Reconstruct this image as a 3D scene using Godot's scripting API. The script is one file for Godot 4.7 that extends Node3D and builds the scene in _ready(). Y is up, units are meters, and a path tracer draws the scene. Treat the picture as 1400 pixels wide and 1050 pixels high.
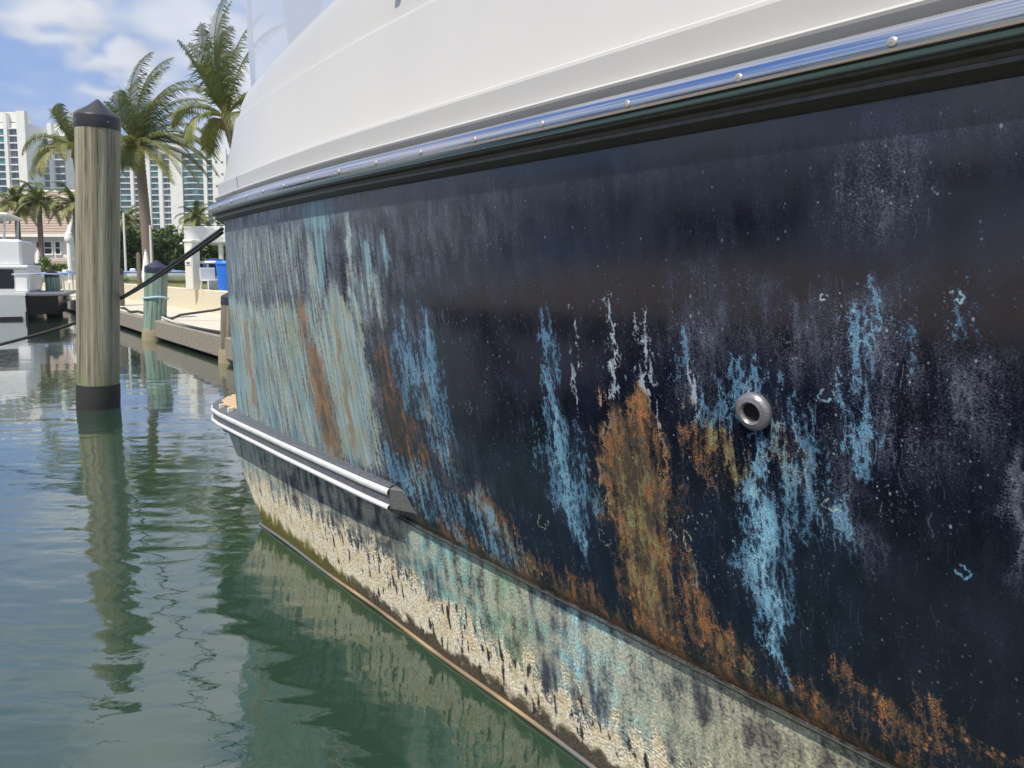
extends Node3D

# ------------------------------------------------------------------ helpers
var rng := RandomNumberGenerator.new()
var taken := {}
var features := {}

func numbered(called: String, parent: Node) -> String:
	var key := str(parent.get_instance_id()) + called
	if not taken.has(key):
		taken[key] = 0
		return called
	taken[key] += 1
	return "%s_%03d" % [called, taken[key]]

func put(called: String, mesh: Mesh, m: Material, parent: Node = null, at := Vector3.ZERO, turn := 0.0) -> MeshInstance3D:
	var p: Node = parent if parent else self
	var o := MeshInstance3D.new()
	o.name = numbered(called, p)
	o.mesh = mesh
	o.material_override = m
	o.position = at
	o.rotation.y = turn
	p.add_child(o, true)
	return o

func thing(called: String, label: String, category: String, at := Vector3.ZERO, turn := 0.0, group := "") -> Node3D:
	var o := Node3D.new()
	o.name = numbered(called, self)
	add_child(o, true)
	o.position = at
	o.rotation.y = turn
	tag(o, label, category, group)
	return o

func tag(o: Node, label: String, category: String, group := "") -> Node:
	o.set_meta("label", label)
	o.set_meta("category", category)
	if group:
		o.set_meta("group", group)
	return o

func setting(o: Node, label: String, category: String, kind := "structure") -> Node:
	tag(o, label, category)
	o.set_meta("kind", kind)
	return o

func copy_of(src: Node3D, label: String, at: Vector3, turn: float, scale_by := 1.0) -> Node3D:
	var o: Node3D = src.duplicate()
	var base := String(src.name).rstrip("0123456789").rstrip("_")
	o.name = numbered(base, self)
	add_child(o, true)
	o.position = at
	o.rotation.y = turn
	o.scale = Vector3.ONE * scale_by
	o.set_meta("label", label)
	return o

func rgb(r: float, g: float, b: float) -> Color:
	return Color(r / 255.0, g / 255.0, b / 255.0)

func mat(c: Color, rough := 0.6, metal := 0.0) -> StandardMaterial3D:
	var m := StandardMaterial3D.new()
	m.albedo_color = c
	m.roughness = rough
	m.metallic = metal
	return m

func leafy(m: StandardMaterial3D) -> StandardMaterial3D:
	m.vertex_color_use_as_albedo = true
	m.albedo_color = Color.WHITE
	m.cull_mode = BaseMaterial3D.CULL_DISABLED
	m.backlight_enabled = true
	m.backlight = Color(0.5, 0.55, 0.3)
	return m

func noise(sd: int, freq: float, oct := 4, kind := FastNoiseLite.TYPE_SIMPLEX_SMOOTH) -> FastNoiseLite:
	var n := FastNoiseLite.new()
	n.seed = sd
	n.frequency = freq
	n.noise_type = kind
	n.fractal_type = FastNoiseLite.FRACTAL_FBM if oct > 1 else FastNoiseLite.FRACTAL_NONE
	n.fractal_octaves = oct
	return n

# a tile of noise as bytes, spread so that its middle is 128
func tile(n: FastNoiseLite, w: int, h: int, gain := 1.0) -> PackedByteArray:
	var im := n.get_seamless_image(w, h, false, false, 0.12, true)
	im.convert(Image.FORMAT_L8)
	return im.get_data()

func spread(n: FastNoiseLite, w: int, h: int, gen_w: int, gen_h: int) -> PackedByteArray:
	var im := n.get_image(gen_w, gen_h, false, false, true)
	im.convert(Image.FORMAT_L8)
	if gen_w != w or gen_h != h:
		im.resize(w, h, Image.INTERPOLATE_CUBIC)
	return im.get_data()

func tex(data: PackedByteArray, w: int, h: int, fmt: Image.Format) -> ImageTexture:
	return ImageTexture.create_from_image(Image.create_from_data(w, h, false, fmt, data))

# a two-tone speckled material, mapped in world or object axes
func mottled(c0: Color, c1: Color, rough: float, freq: float, scale_uv: Vector3, sd: int, relief := 0.0, oct := 5) -> StandardMaterial3D:
	var n := noise(sd, freq, oct)
	var w := 256
	var im := n.get_seamless_image(w, w, false, false, 0.15, true)
	im.convert(Image.FORMAT_L8)
	var d := im.get_data()
	var fine := noise(sd + 7, 0.25, 2).get_seamless_image(w, w, false, false, 0.15, true)
	fine.convert(Image.FORMAT_L8)
	var f := fine.get_data()
	var out := PackedByteArray()
	out.resize(w * w * 3)
	for i in w * w:
		var t := clampf((d[i] * 0.72 + f[i] * 0.28) / 255.0, 0.0, 1.0)
		var c := c0.lerp(c1, t)
		out[i * 3] = int(c.r * 255.0)
		out[i * 3 + 1] = int(c.g * 255.0)
		out[i * 3 + 2] = int(c.b * 255.0)
	var m := mat(Color.WHITE, rough)
	m.albedo_texture = tex(out, w, w, Image.FORMAT_RGB8)
	m.uv1_triplanar = true
	m.uv1_scale = scale_uv
	if relief > 0.0:
		m.heightmap_enabled = true
		m.heightmap_scale = relief
		m.heightmap_texture = ImageTexture.create_from_image(im)
	return m

# ------------------------------------------------------------------ meshes
# rows of points joined into one smooth sheet
func sheet(rows: Array, uvs := [], cols := []) -> ArrayMesh:
	var nv := rows.size()
	var nu: int = rows[0].size()
	var v := PackedVector3Array()
	var n := PackedVector3Array()
	var uv := PackedVector2Array()
	var cl := PackedColorArray()
	var ix := PackedInt32Array()
	for j in nv:
		v.append_array(rows[j])
		if uvs.size():
			uv.append_array(uvs[j])
		if cols.size():
			cl.append_array(cols[j])
	n.resize(nv * nu)
	for j in nv - 1:
		for i in nu - 1:
			var a := j * nu + i
			for t in [[a, a + 1, a + nu], [a + 1, a + nu + 1, a + nu]]:
				var p0 := v[t[0]]
				var p1 := v[t[1]]
				var p2 := v[t[2]]
				var q := (p2 - p0).cross(p1 - p0)
				n[t[0]] += q
				n[t[1]] += q
				n[t[2]] += q
				ix.append(t[0])
				ix.append(t[1])
				ix.append(t[2])
	# seams of closed sheets share their normals
	for j in nv:
		if v[j * nu].distance_to(v[j * nu + nu - 1]) < 1e-5:
			var s := n[j * nu] + n[j * nu + nu - 1]
			n[j * nu] = s
			n[j * nu + nu - 1] = s
	for i in n.size():
		n[i] = n[i].normalized() if n[i].length_squared() > 1e-20 else Vector3.UP
	var arr := []
	arr.resize(Mesh.ARRAY_MAX)
	arr[Mesh.ARRAY_VERTEX] = v
	arr[Mesh.ARRAY_NORMAL] = n
	if uv.size():
		arr[Mesh.ARRAY_TEX_UV] = uv
	if cl.size():
		arr[Mesh.ARRAY_COLOR] = cl
	arr[Mesh.ARRAY_INDEX] = ix
	var m := ArrayMesh.new()
	m.add_surface_from_arrays(Mesh.PRIMITIVE_TRIANGLES, arr)
	return m

# profile points (radius, height) turned round the y axis
func lathe(profile: Array, sides := 24, wob := 0.0, sd := 1) -> ArrayMesh:
	var rows := []
	var uvs := []
	var nz := noise(sd, 0.9, 2)
	var long := 0.0
	for j in profile.size():
		var p: Vector2 = profile[j]
		if j > 0:
			long += p.distance_to(profile[j - 1])
		var r := PackedVector3Array()
		var u := PackedVector2Array()
		for i in sides + 1:
			var t := TAU * i / sides
			var k := 1.0 + wob * nz.get_noise_3d(cos(t) * 1.4, p.y * 0.7, sin(t) * 1.4)
			r.append(Vector3(cos(t) * p.x * k, p.y, sin(t) * p.x * k) if i < sides else r[0])
			u.append(Vector2(float(i) / sides, long))
		rows.append(r)
		uvs.append(u)
	return sheet(rows, uvs)

func tube(pts: PackedVector3Array, r0: float, r1: float, sides := 8, cols := []) -> ArrayMesh:
	var rows := []
	var cc := []
	var uvs := []
	var side := Vector3.ZERO
	var run := 0.0
	for j in pts.size():
		var d := (pts[mini(j + 1, pts.size() - 1)] - pts[maxi(j - 1, 0)]).normalized()
		if side == Vector3.ZERO:
			side = d.cross(Vector3.UP if absf(d.y) < 0.9 else Vector3.RIGHT).normalized()
		side = (side - d * side.dot(d)).normalized()
		var up := d.cross(side)
		var rad := lerpf(r0, r1, float(j) / maxf(1.0, pts.size() - 1))
		if j:
			run += pts[j].distance_to(pts[j - 1])
		var r := PackedVector3Array()
		var c := PackedColorArray()
		var u := PackedVector2Array()
		for i in sides + 1:
			var t := TAU * (i % sides) / sides
			r.append(pts[j] + (side * cos(t) + up * sin(t)) * rad)
			u.append(Vector2(float(i) / sides, run))
			if cols.size():
				c.append(cols[j])
		rows.append(r)
		uvs.append(u)
		if cols.size():
			cc.append(c)
	# closed ends
	var first := PackedVector3Array()
	var last := PackedVector3Array()
	for i in sides + 1:
		first.append(pts[0])
		last.append(pts[pts.size() - 1])
	rows.push_front(first)
	rows.append(last)
	uvs.push_front(uvs[0])
	uvs.append(uvs[uvs.size() - 1])
	if cols.size():
		cc.push_front(cc[0])
		cc.append(cc[cc.size() - 1])
	return sheet(rows, uvs, cc)

func new_st() -> SurfaceTool:
	var st := SurfaceTool.new()
	st.begin(Mesh.PRIMITIVE_TRIANGLES)
	return st

func quad(st: SurfaceTool, a: Vector3, b: Vector3, c: Vector3, d: Vector3, col := Color.WHITE) -> void:
	# a b c d clockwise as seen from the front
	var n := (c - a).cross(b - a).normalized()
	var uv := [Vector2(0, 1), Vector2(0, 0), Vector2(1, 0), Vector2(1, 1)]
	var p := [a, b, c, d]
	for k in [0, 1, 2, 0, 2, 3]:
		st.set_normal(n)
		st.set_color(col)
		st.set_uv(uv[k])
		st.add_vertex(p[k])

func tri(st: SurfaceTool, a: Vector3, b: Vector3, c: Vector3, col := Color.WHITE) -> void:
	var n := (c - a).cross(b - a).normalized()
	for p in [a, b, c]:
		st.set_normal(n)
		st.set_color(col)
		st.set_uv(Vector2(p.x, p.y))
		st.add_vertex(p)

func add_box(st: SurfaceTool, c: Vector3, s: Vector3, b := Basis.IDENTITY) -> void:
	var h := s * 0.5
	var p := []
	for k in 8:
		p.append(c + b * Vector3(h.x if k & 1 else -h.x, h.y if k & 2 else -h.y, h.z if k & 4 else -h.z))
	for f in [[4, 6, 7, 5], [1, 3, 2, 0], [5, 7, 3, 1], [0, 2, 6, 4], [6, 2, 3, 7], [0, 4, 5, 1]]:
		quad(st, p[f[0]], p[f[1]], p[f[2]], p[f[3]])

func box(s: Vector3, at := Vector3.ZERO) -> ArrayMesh:
	var st := new_st()
	add_box(st, at, s)
	return st.commit()

# a box with its edges cut at 45 degrees
func soft_box(s: Vector3, ch: float, at := Vector3.ZERO) -> ArrayMesh:
	var st := new_st()
	var h := s * 0.5
	var g := func(x: float, y: float, z: float) -> Vector3: return at + Vector3(x, y, z)
	var i := h - Vector3.ONE * ch
	for k in [-1.0, 1.0]:
		quad_any(st, at + Vector3(0, 0, 0), [at + Vector3(-i.x, -i.y, k * h.z), at + Vector3(i.x, -i.y, k * h.z), at + Vector3(i.x, i.y, k * h.z), at + Vector3(-i.x, i.y, k * h.z)])
		quad_any(st, at, [at + Vector3(k * h.x, -i.y, -i.z), at + Vector3(k * h.x, i.y, -i.z), at + Vector3(k * h.x, i.y, i.z), at + Vector3(k * h.x, -i.y, i.z)])
		quad_any(st, at, [at + Vector3(-i.x, k * h.y, -i.z), at + Vector3(i.x, k * h.y, -i.z), at + Vector3(i.x, k * h.y, i.z), at + Vector3(-i.x, k * h.y, i.z)])
		for l in [-1.0, 1.0]:
			quad_any(st, at, [at + Vector3(-i.x, k * h.y, l * i.z), at + Vector3(i.x, k * h.y, l * i.z), at + Vector3(i.x, k * i.y, l * h.z), at + Vector3(-i.x, k * i.y, l * h.z)])
			quad_any(st, at, [at + Vector3(k * h.x, -i.y, l * i.z), at + Vector3(k * h.x, i.y, l * i.z), at + Vector3(k * i.x, i.y, l * h.z), at + Vector3(k * i.x, -i.y, l * h.z)])
			quad_any(st, at, [at + Vector3(k * h.x, l * i.y, -i.z), at + Vector3(k * h.x, l * i.y, i.z), at + Vector3(k * i.x, l * h.y, i.z), at + Vector3(k * i.x, l * h.y, -i.z)])
			for q in [-1.0, 1.0]:
				var a := at + Vector3(k * h.x, l * i.y, q * i.z)
				var b := at + Vector3(k * i.x, l * h.y, q * i.z)
				var c := at + Vector3(k * i.x, l * i.y, q * h.z)
				if (c - a).cross(b - a).dot(a - at) > 0.0:
					tri(st, a, b, c)
				else:
					tri(st, a, c, b)
	return st.commit()

func quad_any(st: SurfaceTool, inside: Vector3, p: Array, col := Color.WHITE) -> void:
	var n: Vector3 = (p[2] - p[0]).cross(p[1] - p[0])
	if n.dot((p[0] + p[2]) * 0.5 - inside) > 0.0:
		quad(st, p[0], p[1], p[2], p[3], col)
	else:
		quad(st, p[0], p[3], p[2], p[1], col)

# a prism standing on y = 0: outline in (x, z)
func prism(outline: PackedVector2Array, y0: float, y1: float) -> ArrayMesh:
	var st := new_st()
	var o := outline
	if not Geometry2D.is_polygon_clockwise(o):
		o.reverse()
	var ids := Geometry2D.triangulate_polygon(o)
	for k in range(0, ids.size(), 3):
		for y in [y0, y1]:
			var a := Vector3(o[ids[k]].x, y, o[ids[k]].y)
			var b := Vector3(o[ids[k + 1]].x, y, o[ids[k + 1]].y)
			var c := Vector3(o[ids[k + 2]].x, y, o[ids[k + 2]].y)
			var up := (c - a).cross(b - a).y > 0.0
			if up == (y == y1):
				tri(st, a, b, c)
			else:
				tri(st, a, c, b)
	var mid := Vector3.ZERO
	for p in o:
		mid += Vector3(p.x, 0, p.y) / o.size()
	for k in o.size():
		var p := o[k]
		var q := o[(k + 1) % o.size()]
		var out := Vector3(q.y - p.y, 0, p.x - q.x)
		var pts := [Vector3(p.x, y0, p.y), Vector3(p.x, y1, p.y), Vector3(q.x, y1, q.y), Vector3(q.x, y0, q.y)]
		quad(st, pts[0], pts[1], pts[2], pts[3])
	return st.commit()

# ------------------------------------------------------------------ the yacht's weathered paint
const FA0 := -3.98
const FA1 := 0.14
const FH0 := 0.44
const FH1 := 1.56
const CELL := 0.005
var fw := 824
var fh := 224

func stroke(f: PackedFloat32Array, s: Array, o: int) -> void:
	var a0: float = s[o]
	var h0: float = s[o + 1]
	var w0: float = s[o + 2]
	var a1: float = s[o + 3]
	var h1: float = s[o + 4]
	var w1: float = s[o + 5]
	var amp: float = s[o + 6]
	var ends: int = int(s[o + 7])
	var y0 := int((FH1 - h0) / CELL)
	var y1 := int((FH1 - h1) / CELL)
	var ext := 6
	for y in range(maxi(0, y0 - (ext if ends & 1 else 0)), mini(fh, y1 + 1 + (ext if ends & 2 else 0))):
		var t := clampf(float(y - y0) / maxf(1.0, y1 - y0), 0.0, 1.0)
		var e := 1.0
		if ends & 1:
			e *= clampf((y - y0 + ext + 1) / 12.0, 0.0, 1.0)
		if ends & 2:
			e *= clampf((y1 + ext + 1 - y) / 14.0, 0.0, 1.0)
		var c := lerpf(a0, a1, t) + 0.012 * sin(y * 0.21 + a0 * 40.0) * (0.5 + 0.5 * sin(y * 0.083 + h0 * 9.0))
		var w := maxf(lerpf(w0, w1, t), 0.004)
		var x0 := maxi(0, int((c - w * 2.2 - FA0) / CELL))
		var x1 := mini(fw - 1, int((c + w * 2.2 - FA0) / CELL) + 1)
		for x in range(x0, x1 + 1):
			var d := absf(FA0 + (x + 0.5) * CELL - c) / w
			var v := amp * e * exp(-0.9 * d * d * d)
			var i := y * fw + x
			if v > f[i]:
				f[i] = v

func field(key: String) -> PackedFloat32Array:
	var f := PackedFloat32Array()
	f.resize(fw * fh)
	var s: Array = features[key]
	for o in range(0, s.size(), 8):
		stroke(f, s, o)
	if key == "R":
		# rust creeping up from the knuckle all along it
		var n := noise(71, 1.0, 4)
		for x in fw:
			var a := FA0 + x * CELL
			if a > -2.3:
				var tall := 0.045 + 0.09 * maxf(0.0, n.get_noise_2d(a * 5.0, 3.0) + 0.15) + 0.02 * n.get_noise_2d(a * 22.0, 9.0)
				for y in range(fh - 40, fh):
					var up := FH1 - y * CELL - 0.452
					f[y * fw + x] = maxf(f[y * fw + x], 0.85 * clampf(1.25 - up / tall, 0.0, 1.0) * clampf((a + 2.3) * 3.0, 0.0, 1.0))
	return f

# the part of a field between two stations, as w x h bytes
func cut(f: PackedFloat32Array, a0: float, a1: float, w: int, h: int) -> PackedByteArray:
	var b := PackedByteArray()
	b.resize(fw * fh)
	for i in fw * fh:
		b[i] = int(clampf(f[i], 0.0, 1.0) * 255.0)
	var im := Image.create_from_data(fw, fh, false, Image.FORMAT_L8, b)
	var x0 := int(round((a0 - FA0) / CELL))
	var x1 := int(round((a1 - FA0) / CELL))
	im = im.get_region(Rect2i(x0, 0, x1 - x0, fh))
	im.resize(w, h, Image.INTERPOLATE_CUBIC)
	return im.get_data()

var strips := []
var job := {}

func paint_rows(part: int) -> void:
	var w: int = job.w
	var h: int = job.h
	var y0 := h * part / 8
	var y1 := h * (part + 1) / 8
	var P: PackedByteArray = job.P
	var L: PackedByteArray = job.L
	var B: PackedByteArray = job.B
	var W: PackedByteArray = job.W
	var R: PackedByteArray = job.R
	var Y: PackedByteArray = job.Y
	var K: PackedByteArray = job.K
	var Hz: PackedByteArray = job.H
	var S: PackedByteArray = job.S
	var V: PackedByteArray = job.V
	var wx: float = 46.0 / job_gx
	var streak: PackedByteArray = job.streak
	var vein: PackedByteArray = job.vein
	var mid: PackedByteArray = job.mid
	var grain: PackedByteArray = job.grain
	var worm: PackedByteArray = job.worm
	var lace: PackedByteArray = job.lace
	var gs: int = job.gs
	var col := PackedByteArray()
	col.resize(w * (y1 - y0) * 3)
	var rou := PackedByteArray()
	rou.resize(w * (y1 - y0))
	var rel := PackedByteArray()
	rel.resize(w * (y1 - y0))
	var k := 1.0 / 255.0
	var o := 0
	for y in range(y0, y1):
		var i := y * w
		var gy := ((y * gs) & 511) << 9
		for x in w:
			var g := grain[gy + ((x * job_gx) & 511)] * k
			var wm := worm[gy + ((x * job_gx) & 511)] * k
			var s := streak[i] * k
			var v := vein[i] * k
			var m := mid[i] * k
			# stains wander: look the fields up a little to the side
			var qx := clampi(x + int((v - 0.5) * wx + (g - 0.5) * wx * 0.35), 0, w - 1)
			var qy := clampi(y + int((m - 0.5) * 60.0 + (wm - 0.5) * 26.0), 0, h - 1)
			var f := qy * w + qx
			var z := (s - 0.5) * 1.45 + (g - 0.5) * 0.95
			var la := lace[gy + ((x * job_gx) & 511)] * k
			var lb := lace[((((y * 5) >> 3) + 77) & 511) * 512 + (((x * job_gx * 5) >> 3) & 511)] * k
			var zl := (la - 0.68) * 0.95 + (lb - 0.68) * 0.75 + (wm - 0.5) * 0.45 + (g - 0.5) * 0.55 + (v - 0.5) * 0.7 + (s - 0.5) * 0.7
			# bare navy gelcoat
			var n0 := 0.8 + 0.4 * m
			var r := 0.072 * n0
			var gg := 0.088 * n0
			var b := 0.148 * n0
			var ro := 0.09 + 0.08 * g
			var re := 0.5
			# chalky oxidation everywhere, plus grey reflection painted into the upper hull
			var hz := 0.10 + Hz[f] * k * 1.2
			var c := clampf(hz * (0.42 + 0.25 * clampf(hz - 0.7, 0.0, 0.5) + (s - 0.5) * 0.95 + (g - 0.5) * 2.0 + (m - 0.5) * 1.3 + (wm - 0.5) * 0.5 + (la - 0.68) * 0.7), 0.0, 1.0)
			r += (0.51 - r) * c * 0.88
			gg += (0.535 - gg) * c * 0.88
			b += (0.60 - b) * c * 0.88
			ro += c * 0.5
			# an even milky veil: painted reflection below the rail, pale weathering aft
			c = clampf(V[f] * k * (0.95 + (m - 0.5) * 1.2 + (g - 0.5) * 0.5 + (s - 0.5) * 0.5), 0.0, 1.0)
			r += (0.39 - r) * c
			gg += (0.425 - gg) * c
			b += (0.465 - b) * c
			ro += c * 0.12
			# pale wash
			var t := P[f] * k
			if t > 0.02:
				t = t * 0.96 + z * 0.46 + (wm - 0.5) * 0.5 + (la - 0.68) * 0.55
				c = clampf((t - 0.14) / 0.52, 0.0, 1.0)
				var q := 0.66 + 0.40 * s + 0.22 * g + 0.14 * la
				var tint := clampf(0.5 + (m - 0.5) * 2.6, 0.0, 1.0)
				r += ((0.61 - 0.05 * tint) * q - r) * c * 0.9
				gg += ((0.645) * q - gg) * c * 0.9
				b += ((0.59 + 0.06 * tint) * q - b) * c * 0.9
				ro += (0.65 - ro) * c
				re += c * 0.25 * g
			# soft blue wash
			t = L[f] * k
			if t > 0.02:
				t = t * 0.92 + z * 0.5 + (la - 0.68) * 0.5 + (wm - 0.5) * 0.3
				c = clampf((t - 0.30) / 0.40, 0.0, 1.0) * 0.88
				var q2 := 0.80 + 0.4 * s
				r += (0.47 * q2 - r) * c
				gg += (0.61 * q2 - gg) * c
				b += (0.65 * q2 - b) * c
				ro += (0.6 - ro) * c
			# white drips
			t = W[f] * k
			if t > 0.02:
				t = t * 0.75 + zl * 0.75 + (s - 0.5) * 0.4
				c = clampf((t - 0.42) / 0.14, 0.0, 1.0)
				r += (0.70 - r) * c * 0.88
				gg += (0.76 - gg) * c * 0.88
				b += (0.80 - b) * c * 0.88
				ro += (0.6 - ro) * c
				re += c * 0.2
			# rust
			t = R[f] * k
			if t > 0.02:
				var un := clampf((t * 1.05 + z * 0.42 + (la - 0.68) * 0.3 - 0.28) / 0.7, 0.0, 1.0) * 0.88
				var fu := 0.60 + 0.85 * g
				var warm := clampf(0.5 + (m - 0.5) * 2.2 + (v - 0.5) * 1.0, 0.0, 1.0)
				r += ((0.31 + 0.14 * warm) * fu - r) * un
				gg += ((0.265 + 0.06 * warm) * fu - gg) * un
				b += ((0.20 - 0.02 * warm) * fu - b) * un
				var tt := t * 0.62 + zl * 0.70 + (s - 0.5) * 0.5 - 0.26 * clampf((t - 0.45) * 2.5, 0.0, 1.0) * (1.3 - warm)
				c = clampf((tt - 0.28) / 0.38, 0.0, 1.0) * (0.35 + 0.65 * warm) * clampf(0.25 + 1.6 * (g - 0.28), 0.1, 1.0)
				var fq := 0.70 + 0.65 * g
				r += ((0.62 + 0.16 * wm) * fq - r) * c * 0.85
				gg += ((0.38 + 0.12 * wm) * fq - gg) * c * 0.85
				b += ((0.19 + 0.08 * wm) * fq - b) * c * 0.85
				var tr := clampf(1.0 - absf(tt - 0.30) / 0.035, 0.0, 1.0) * clampf((s - 0.45) * 4.0, 0.0, 1.0) * clampf(t * 3.0, 0.0, 1.0)
				r += (0.72 - r) * tr * 0.6
				gg += (0.74 - gg) * tr * 0.6
				b += (0.76 - b) * tr * 0.6
				ro += (0.8 - ro) * maxf(c, un)
				re += maxf(c, un * 0.6) * (0.1 + 0.4 * g)
			# brown cores
			t = K[f] * k
			if t > 0.02:
				c = clampf((t * 0.9 + z * 0.6 - 0.36) / 0.4, 0.0, 1.0) * 0.75
				r += (0.19 - r) * c
				gg += (0.165 - gg) * c
				b += (0.115 - b) * c
			# ochre and lichen green
			t = Y[f] * k
			if t > 0.02:
				t = t * 0.66 + zl * 0.75 + (s - 0.5) * 0.35
				c = clampf((t - 0.40) / 0.34, 0.0, 1.0) * 0.62
				r += (0.60 - 0.16 * m - r) * c
				gg += (0.58 - gg) * c
				b += (0.30 + 0.18 * m - b) * c
				ro += (0.7 - ro) * c
			# copper blue crust, open like lace, with a pale rim
			t = B[f] * k
			if t > 0.02:
				var halo := clampf(t * 1.3 + z * 0.4 + (g - 0.5) * 0.8 - 0.15, 0.0, 1.0) * 0.62
				r += (0.20 - r) * halo
				gg += (0.32 - gg) * halo
				b += (0.45 - b) * halo
				var t0 := t
				t = t * 0.42 + zl * 0.84 + (s - 0.5) * 0.55
				var core := clampf((t0 - 0.55) * 2.6, 0.0, 1.0) * clampf(0.5 + (lb - 0.6) * 3.0 + (s - 0.5) * 2.0, 0.0, 1.0)
				c = clampf((t - 0.16) / 0.48, 0.0, 1.0) * clampf(0.34 + 1.1 * (la - 0.40) + 1.0 * (g - 0.5), 0.12, 1.0) * (0.70 + 0.30 * core)
				var q3 := 0.66 + 0.45 * g + 0.26 * m
				r += ((0.42 + 0.12 * core) * q3 - r) * c
				gg += ((0.66 + 0.10 * core) * q3 - gg) * c
				b += ((0.80 + 0.05 * core) * q3 - b) * c
				# pale threads along the edges of the crust
				var th := clampf(1.0 - absf(t - 0.47) / 0.06, 0.0, 1.0) * clampf(t0 * 2.2, 0.0, 1.0) * clampf(0.3 + (m - 0.4) * 3.0, 0.15, 1.0)
				th = maxf(th, clampf(1.0 - absf(la - 0.60 + (v - 0.5) * 0.5) / 0.05, 0.0, 1.0) * clampf((t0 - 0.35) * 2.0, 0.0, 0.7))
				r += (0.76 - r) * th * 0.85
				gg += (0.86 - gg) * th * 0.85
				b += (0.90 - b) * th * 0.85
				c = maxf(c, th)
				ro += (0.62 - ro) * c
				re += c * 0.25
			# hairlines where the clear coat has lifted
			var hl := clampf((wm - 0.80) / 0.10, 0.0, 1.0) * clampf((v - 0.52) * 5.0, 0.0, 1.0) * clampf((s - 0.40) * 4.0, 0.0, 1.0) * S[f] * k
			r += (0.66 - r) * hl * 0.7
			gg += (0.70 - gg) * hl * 0.7
			b += (0.76 - b) * hl * 0.7
			col[o * 3] = int(clampf(r, 0.0, 1.0) * 255.0)
			col[o * 3 + 1] = int(clampf(gg, 0.0, 1.0) * 255.0)
			col[o * 3 + 2] = int(clampf(b, 0.0, 1.0) * 255.0)
			rou[o] = int(clampf(ro, 0.0, 1.0) * 255.0)
			rel[o] = int(clampf(re, 0.0, 1.0) * 255.0)
			o += 1
			i += 1
	strips[part] = [col, rou, rel]

var job_gx := 1

# small marks laid over the big stains: flecks, squiggles of lifted clear coat, ring blisters
func flecks(col: PackedByteArray, rou: PackedByteArray, w: int, h: int, a0: float, a1: float, S: PackedFloat32Array, R: PackedFloat32Array, B: PackedFloat32Array, count: int, sd: int) -> void:
	rng.seed = sd
	var cluster := noise(77, 1.0, 3)
	var mx := w / (a1 - a0)
	var my := h / (FH1 - FH0)
	for n in count:
		var a := rng.randf_range(a0, a1)
		var hh := rng.randf_range(FH0, FH1 - 0.03)
		var fi := clampi(int((FH1 - hh) / CELL), 0, fh - 1) * fw + clampi(int((a - FA0) / CELL), 0, fw - 1)
		var dens := maxf(0.13, S[fi]) * clampf(0.25 + 2.8 * absf(cluster.get_noise_2d(a * 9.0, hh * 6.0)), 0.0, 1.0)
		var rust := R[fi] > 0.22 and rng.randf() < 0.7
		if rust:
			dens = maxf(dens, 0.8)
		var blue := B[fi] > 0.15 and rng.randf() < 0.85
		if blue:
			dens = maxf(dens, 0.3 + 0.7 * B[fi])
		if rng.randf() > dens:
			continue
		var big := rng.randf()
		var size := 0.0006 + 0.0016 * pow(big, 5.0)
		var c := Color(0.62, 0.67, 0.76).lerp(Color(0.86, 0.88, 0.90), rng.randf())
		if rust:
			size = 0.0007 + (0.0040 if hh < 0.60 else 0.0012) * pow(big, 3.0)
			c = Color(0.62, 0.36, 0.16).lerp(Color(0.86, 0.62, 0.36), rng.randf())
		elif blue:
			c = Color(0.48, 0.70, 0.82).lerp(Color(0.84, 0.90, 0.93), pow(rng.randf(), 2.0))
		var al := (0.12 + 0.80 * pow(rng.randf(), 1.8)) * (0.55 + 0.45 * dens)
		if rng.randf() < (0.5 if blue else (0.85 if rust else 0.91)):
			dab(col, rou, w, h, (a - a0) * mx, (FH1 - hh) * my, size * mx, size * my * rng.randf_range(0.9, 1.7), c, al)
		else:
			# a squiggle running down, sometimes closing on itself
			var x := (a - a0) * mx
			var y := (FH1 - hh) * my
			var steps := int(rng.randf_range(0.006, 0.05) * my * 0.7)
			var ph := rng.randf() * TAU
			var fr := rng.randf_range(0.06, 0.25)
			var am := rng.randf_range(0.0001, 0.0007) * mx
			var th := rng.randf_range(0.0006, 0.0012)
			for q in steps:
				x += sin(q * fr + ph) * am + rng.randf_range(-0.3, 0.3)
				y += 1.3
				dab(col, rou, w, h, x, y, th * mx, th * my, c, al * (0.8 if blue or rust else 0.5) * (0.3 + 0.7 * rng.randf()))

func dab(col: PackedByteArray, rou: PackedByteArray, w: int, h: int, x: float, y: float, rx: float, ry: float, c: Color, al: float) -> void:
	rx = maxf(rx, 0.55)
	ry = maxf(ry, 0.55)
	for j in range(maxi(0, int(y - ry - 0.5)), mini(h - 1, int(y + ry + 0.5)) + 1):
		for i in range(maxi(0, int(x - rx - 0.5)), mini(w - 1, int(x + rx + 0.5)) + 1):
			var dx := (i - x) / rx
			var dy := (j - y) / ry
			var k := clampf(1.6 - 1.2 * (dx * dx + dy * dy), 0.0, 1.0) * al
			if k <= 0.0:
				continue
			var o := (j * w + i) * 3
			col[o] = int(lerpf(col[o], c.r * 255.0, k))
			col[o + 1] = int(lerpf(col[o + 1], c.g * 255.0, k))
			col[o + 2] = int(lerpf(col[o + 2], c.b * 255.0, k))
			rou[j * w + i] = int(lerpf(rou[j * w + i], 150.0, k))

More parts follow.
